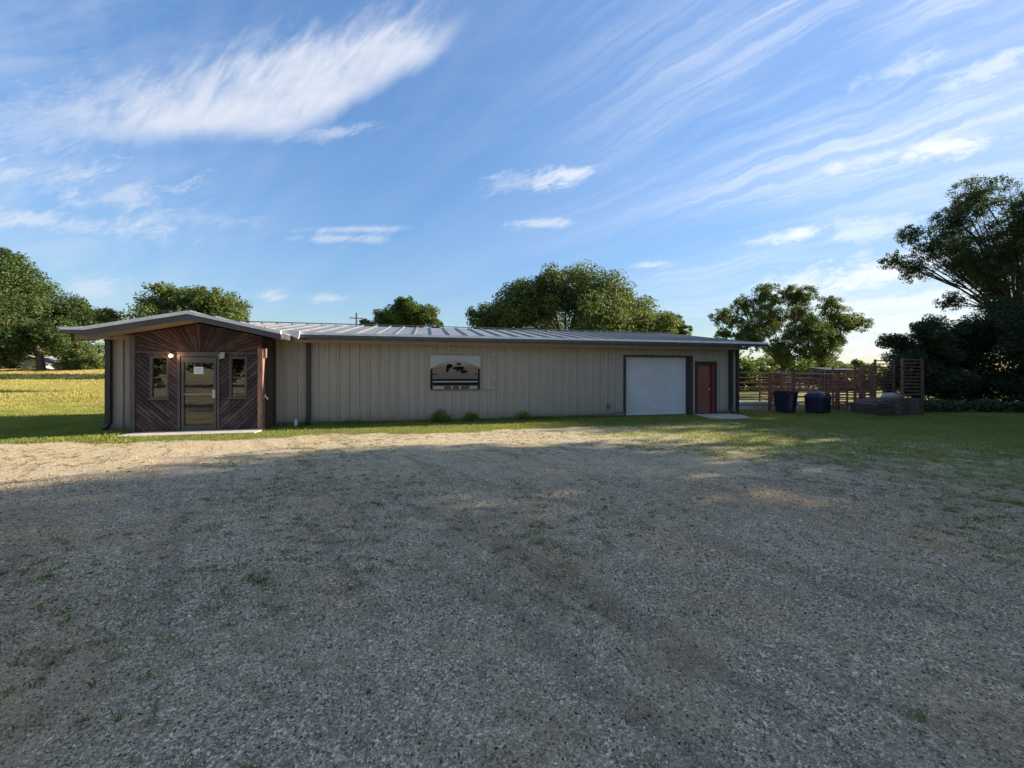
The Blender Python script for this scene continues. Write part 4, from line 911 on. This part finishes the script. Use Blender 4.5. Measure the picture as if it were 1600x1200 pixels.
# ------------------------------------------------------------------ far left buildings and car
h = thing('house', 'grey gabled house under the tall tree across the field', 'house', (-127.0, 101, 2.35), 0.1)
b = MB(); b.box(-4, 4.5, 0, 7, 0, 1.9); b.prism([(-4, 1.9), (4.5, 1.9), (0.2, 3.6)], 0.01, 6.99); b.build('wall', M['housegrey'], h)
b = MB(); b.prism([(-4.5, 1.75), (0.2, 3.62), (4.9, 1.75), (4.9, 1.95), (0.2, 3.85), (-4.5, 1.95)], -0.4, 7.4); b.build('roof', M['shingle'], h)
for x in (-2.4, 2.2): b = MB(); b.box(x - 0.5, x + 0.5, -0.05, -0.005, 0.7, 1.5); b.build('window', M['dark'], h)
b = MB(); b.box(-0.4, 0.5, -0.05, -0.005, 0, 1.5); b.build('door', M['white'], h)
h = thing('cottage', 'small cream building right of the white car across the field', 'house', (-118.5, 103, 2.35), 0.05)
b = MB(); b.box(-2.5, 2.2, 0, 4, 0, 1.5); b.build('wall', M['cream'], h)
b = MB(); b.prismx([(-0.3, 1.45), (4.3, 1.45), (4.3, 1.6), (2, 2.3), (-0.3, 1.6)], -2.8, 2.5); b.build('roof', M['shingle'], h)
b = MB(); b.box(-1.2, -0.6, -0.05, -0.005, 0.4, 1.1); b.build('window', M['dark'], h)
c = thing('parked_car', 'white car parked between the grey house and the cream building', 'car', (-118.6, 97, 2.36), 0.2)
b = MB(); b.prism([(-2.2, .3), (2.2, .3), (2.25, .75), (1.5, .88), (0.9, 1.4), (-1.3, 1.4), (-1.9, .9), (-2.25, .8)], -0.85, 0.85); b.build('body', M['white'], c, bevel=0.06)
b = MB(); b.prism([(-1.6, .92), (1.25, .92), (0.8, 1.32), (-1.2, 1.32)], -0.862, -0.852); b.build('window', M['dark'], c)
for x in (-1.35, 1.35):
    for y in (-0.8, 0.8): b = MB(); b.tube([(x, y - 0.1, 0.32), (x, y + 0.1, 0.32)], 0.32, 14); b.build('wheel', M['rubber'], c)
# utility pole
u_ = thing('utility_pole', 'thin dark utility pole standing above the roof', 'utility pole', (-24.3, 60, 0), 0.5)
MB().tube([(0, 0, 0), (0, 0, 11.2)], [0.17, 0.13], 10).build('post', M['pole'], u_)
MB().box(-1.0, 1.0, -0.06, 0.06, 10.3, 10.45).build('crossarm', M['pole'], u_)
for x in (-0.85, 0, 0.85): MB().lathe([(0, 10.451), (0.05, 10.46), (0.06, 10.53), (0.03, 10.6), (0, 10.61)], 8, (x, 0)).build('insulator', M['rail'], u_)

# ------------------------------------------------------------------ cattle pens
PG = 'pipe panels of the cattle pens'
def panel(x0, y0, x1, y1, h_, rails, label, m_='rust', r_=0.024, topm=None, posts=(0, 1), zlo=0.25):
    ln = math.hypot(x1 - x0, y1 - y0); o = thing('pipe_fence', label, 'fence', (x0, y0, 0), math.atan2(y1 - y0, x1 - x0), PG)
    for p_ in posts: MB().tube([(p_ * ln, 0, -0.05), (p_ * ln, 0, h_ + 0.05)], r_ * 1.9, 10).build('post', M[m_], o)
    for k in range(rails):
        z = zlo + (h_ - zlo) * k / (rails - 1); sag = random.uniform(-0.012, 0.012)
        MB().tube([(0.03, 0, z), (ln / 2, 0, z + sag), (ln - 0.03, 0, z)], r_, 8).build('rail', M[topm if topm and k == rails - 1 else m_], o)
    return o
panel(9.75, 17.0, 12.4, 17.0, 1.68, 7, 'rust red pipe panel nearest the building corner', topm='rail')
panel(11.35, 16.93, 11.85, 16.93, 1.62, 9, 'narrow close barred rusty gate in the front pen panel', r_=0.03)
panel(12.5, 17.0, 14.35, 17.0, 1.62, 5, 'open front pen panel behind the two blue bins', topm='rail')
panel(14.5, 17.05, 15.45, 17.05, 1.60, 4, 'rusty pen panel just right of the bins')
panel(13.7, 17.0, 14.2, 22.0, 1.7, 6, 'pen panel running back behind the second bin', 'rustdark')
panel(9.8, 17.4, 10.1, 22.6, 1.7, 6, 'pen panel running back along the building end', 'rustdark')
panel(10.0, 23.0, 15.5, 23.0, 1.7, 6, 'back pen panel behind the bins', 'rustdark')
panel(15.6, 23.0, 21.0, 22.5, 1.7, 6, 'back pen panel behind the loading chute', 'rustdark')
panel(15.6, 17.1, 16.3, 19.5, 1.75, 7, 'short rusty pen panel left of the chute sides', 'rust')
panel(16.15, 17.6, 17.9, 19.0, 1.9, 9, 'close railed pen panel behind the chute', 'rustdark')
panel(13.25, 16.6, 14.75, 16.9, 1.35, 8, 'short dense rusty panel leaning between second bin and chute', 'rust', r_=0.02)
panel(14.7, 17.6, 16.2, 17.3, 1.9, 9, 'tall dense rusty panel directly behind the chute sides', 'rust', r_=0.022)
panel(15.0, 18.4, 17.0, 18.2, 1.75, 7, 'dark pipe panel second row behind the chute', 'rustdark')
panel(12.0, 18.6, 14.6, 18.9, 1.6, 6, 'pipe panel in the second row behind both bins', 'rust')
# loading chute: plank box with tall railed sides
ch = thing('loading_chute', 'grey plank loading chute with tall railed sides beside the pens', 'cattle chute', (13.6, 14.9, 0), 0.02)
b = MB()
xx = 0.61
while xx < 2.42:
    tp = 0.44 + 0.22 * min(1, max(0, (xx - 0.6) / 0.5))
    b.box(xx, xx + 0.115, 0.0, 0.03, 0.0, tp + random.uniform(-.02, .02)); xx += 0.122
b.box(2.44, 2.47, 0.031, 1.2, 0, 0.66); b.box(0.61, 0.64, 0.031, 1.2, 0, 0.42)
b.build('board_side', M['greywood'], ch)
b = MB(); b.prism([(0.641, 0.38), (1.2, 0.60), (2.439, 0.60), (2.439, 0.64), (1.2, 0.64), (0.641, 0.42)], 0.031, 1.19); b.build('ramp', M['greywood'], ch)
for yy in (0.05, 1.15):
    for x in (0.75, 1.62, 2.30, 2.42)[(0 if yy > 1 else 1):]:
        if x == 2.30: continue
        tp = 2.02 if x < 1.5 else 2.23
        MB().box(x, x + 0.07, yy, yy + 0.05, 0.0, tp).build('post', M['rustdark'] if x < 2 else M['greywood'], ch)
    for k in range(11):
        z = 0.80 + k * 0.135
        MB().box(1.69, 2.419, yy + 0.01, yy + 0.04, z, z + 0.045).build('rail', M['rustdark'], ch)
    if yy > 1:
        for k in range(9): MB().box(0.82, 1.619, yy + 0.01, yy + 0.04, 0.72 + k * 0.15, 0.765 + k * 0.15).build('rail', M['rustdark'], ch)
b = MB(); b.lathe([(0.0, 0.0), (0.30, 0.0), (0.33, 0.05), (0.28, 0.16), (0.15, 0.22), (0.0, 0.235)], 14, (0, 0), 1.1, 0.7)
o = b.build('feed_sack', M['rail'], None, smooth=True); o.location = (15.15, 15.35, 0.64); tag(o, 'pale feed sack lying on top of the plank chute', 'sack')
# piled branches by the chute
pb = MB(); rd_ = random.Random(3)
for k in range(60):
    x, y, a = rd_.uniform(-.35, .35), rd_.uniform(-.25, .25), rd_.uniform(-1.3, 1.3); ln = rd_.uniform(.25, .7)
    z = rd_.uniform(0.05, 0.75) * (1 - abs(x) * 0.9)
    pb.tube([(x - ln / 2, y, max(z, .02)), (x, y + rd_.uniform(-.1, .1), max(z, .02) + .06), (x + ln / 2 * math.cos(a), y, max(.03, z + ln / 2 * math.sin(a)))], [0.016, 0.013, 0.006], 5)
o = pb.build('brush_pile', M['greywood'], None); o.location = (14.25, 14.55, 0.0)
tag(o, 'pile of grey dead branches in front of the low end of the chute', 'branches')
# roofed stall
s0 = thing('pen_shelter', 'dark flat roofed stall standing inside the pens', 'shelter', (16.9, 20.5, 0))
MB().prismx([(-0.1, 1.72), (1.3, 1.87), (1.3, 2.0), (-0.1, 1.85)], -0.1, 1.6).build('roof', M['brown'], s0)
MB().box(0, 1.5, 1.1, 1.16, 1.0, 1.80).build('back_wall', M['greywood'], s0)
for x in (0, 1.42):
    for y in (0, 1.1): MB().box(x, x + 0.08, y - 0.04 if y else 0, y + 0.04, 0, 1.74).build('post', M['rustdark'], s0)
o = MB().box(-1.5, 1.5, -0.3, 0.3, 0, 0.34).box(-1.4, 1.4, -0.2, 0.2, 0.341, 0.342).build('sunlit_ground_block', M['concrete'], None, bevel=0.015); o.location = (11.5, 17.7, 0); o.data.materials[0] = M['pvc']  # white block added in place of pale ground lit by the sun
tag(o, 'whitened block standing in for sunlit pale ground inside the pen beside the building corner', 'ground patch')
o = MB().box(-1.2, 1.2, -0.15, 0.15, 0, 0.16).build('concrete_kerb', M['concrete'], None, bevel=0.015); o.location = (14.2, 17.9, 0)
tag(o, 'low pale concrete kerb behind the second bin', 'kerb')
tr = thing('stock_trailer', 'low white stock trailer parked beyond the pens', 'trailer', (35.8, 45, 0), 0.0)
MB().prism([(-2.1, .45), (2.1, .45), (2.1, 1.45), (1.5, 1.65), (-2.1, 1.65)], -0.9, 0.9).build('body', M['white'], tr, bevel=0.03)
b = MB()
for k in range(3): b.box(-1.9, 1.7, -0.915, -0.903, 0.95 + k * .2, 1.03 + k * .2)
b.build('slot', M['dark'], tr)
for x in (-0.4, 0.4): MB().tube([(x, -0.95, .32), (x, -0.75, .32)], 0.32, 14).build('wheel', M['rubber'], tr)
# bins
bn = thing('stock_bin', 'tapered open navy bin with scuffed grey side', 'bin', (11.32, 15.9, 0), 0.5)
bn.scale = (0.80, 0.8, 1.0)
def ring(w0, d0, z, r0, n_=6):
    pts = []
    for (sx, sy, a0) in ((1, 1, 0), (-1, 1, 90), (-1, -1, 180), (1, -1, 270)):
        for k in range(n_ + 1):
            a = R(a0 + 90 * k / n_); pts.append((sx * (w0 / 2 - r0) + r0 * math.cos(a), sy * (d0 / 2 - r0) + r0 * math.sin(a), z))
    return pts
def loft(mb, rings):
    b_ = len(mb.v); n_ = len(rings[0])
    for rg_ in rings: mb.v += rg_
    for i in range(len(rings) - 1):
        for k in range(n_):
            k2 = (k + 1) % n_; mb.f.append([b_ + i * n_ + k, b_ + i * n_ + k2, b_ + (i + 1) * n_ + k2, b_ + (i + 1) * n_ + k]); mb.mi.append(0)
    mb.f.append([b_ + (len(rings) - 1) * n_ + k for k in range(n_)]); mb.mi.append(0)
    mb.f.append([b_ + k for k in range(n_ - 1, -1, -1)]); mb.mi.append(0)
b = MB(); loft(b, [ring(.78, .62, .06, .1), ring(.80, .64, .10, .1), ring(.98, .80, .84, .1), ring(1.04, .86, .84, .1), ring(1.04, .86, .91, .1), ring(.98, .80, .91, .1), ring(.94, .76, .86, .1), ring(.74, .58, .12, .1)])
b.build('tub', M['navy'], bn, smooth=False)
b = MB(); b.add([(-.36, -.328, .14), (-.02, -.328, .14), (-.02, -.404, .80), (-.40, -.404, .80), (-.36, -.30, .14), (-.02, -.30, .14), (-.02, -.376, .80), (-.40, -.376, .80)], [(0, 1, 2, 3), (7, 6, 5, 4), (0, 4, 5, 1), (3, 2, 6, 7), (0, 3, 7, 4), (1, 5, 6, 2)])
b.build('side_panel', M['greypanel'], bn)
for x in (-.33, .33): MB().tube([(x - .03, -.2, .06), (x + .03, -.2, .06)], .06, 12).build('wheel', M['rubber'], bn)
MB().tube([(.50, -.15, .80), (.57, -.12, .80), (.57, .12, .80), (.50, .15, .80)], .015, 8).build('handle', M['rubber'], bn)
bn = thing('stock_bin', 'navy bin with rounded closed lid right of the open bin', 'bin', (12.62, 15.85, 0), 0.5)
bn.scale = (0.80, 0.8, 1.0)
b = MB(); loft(b, [ring(.90, .78, .03, .16), ring(.94, .82, .08, .16), ring(1.0, .88, .60, .16), ring(1.0, .88, .63, .16)]); b.build('tub', M['navy'], bn)
b = MB(); loft(b, [ring(1.04, .92, .632, .16), ring(1.04, .92, .66, .16), ring(.98, .86, .74, .16), ring(.82, .70, .83, .16), ring(.54, .44, .89, .12), ring(.2, .16, .91, .06)]); lid = b.build('lid', M['navy'], bn, smooth=False)
MB().box(.05, .17, -.38, -.36, .70, .74).build('latch', M['rail'], lid)
for x in (-.40, .40): MB().tube([(x - .03, -.3, .06), (x + .03, -.3, .06)], .06, 12).build('wheel', M['rubber'], bn)
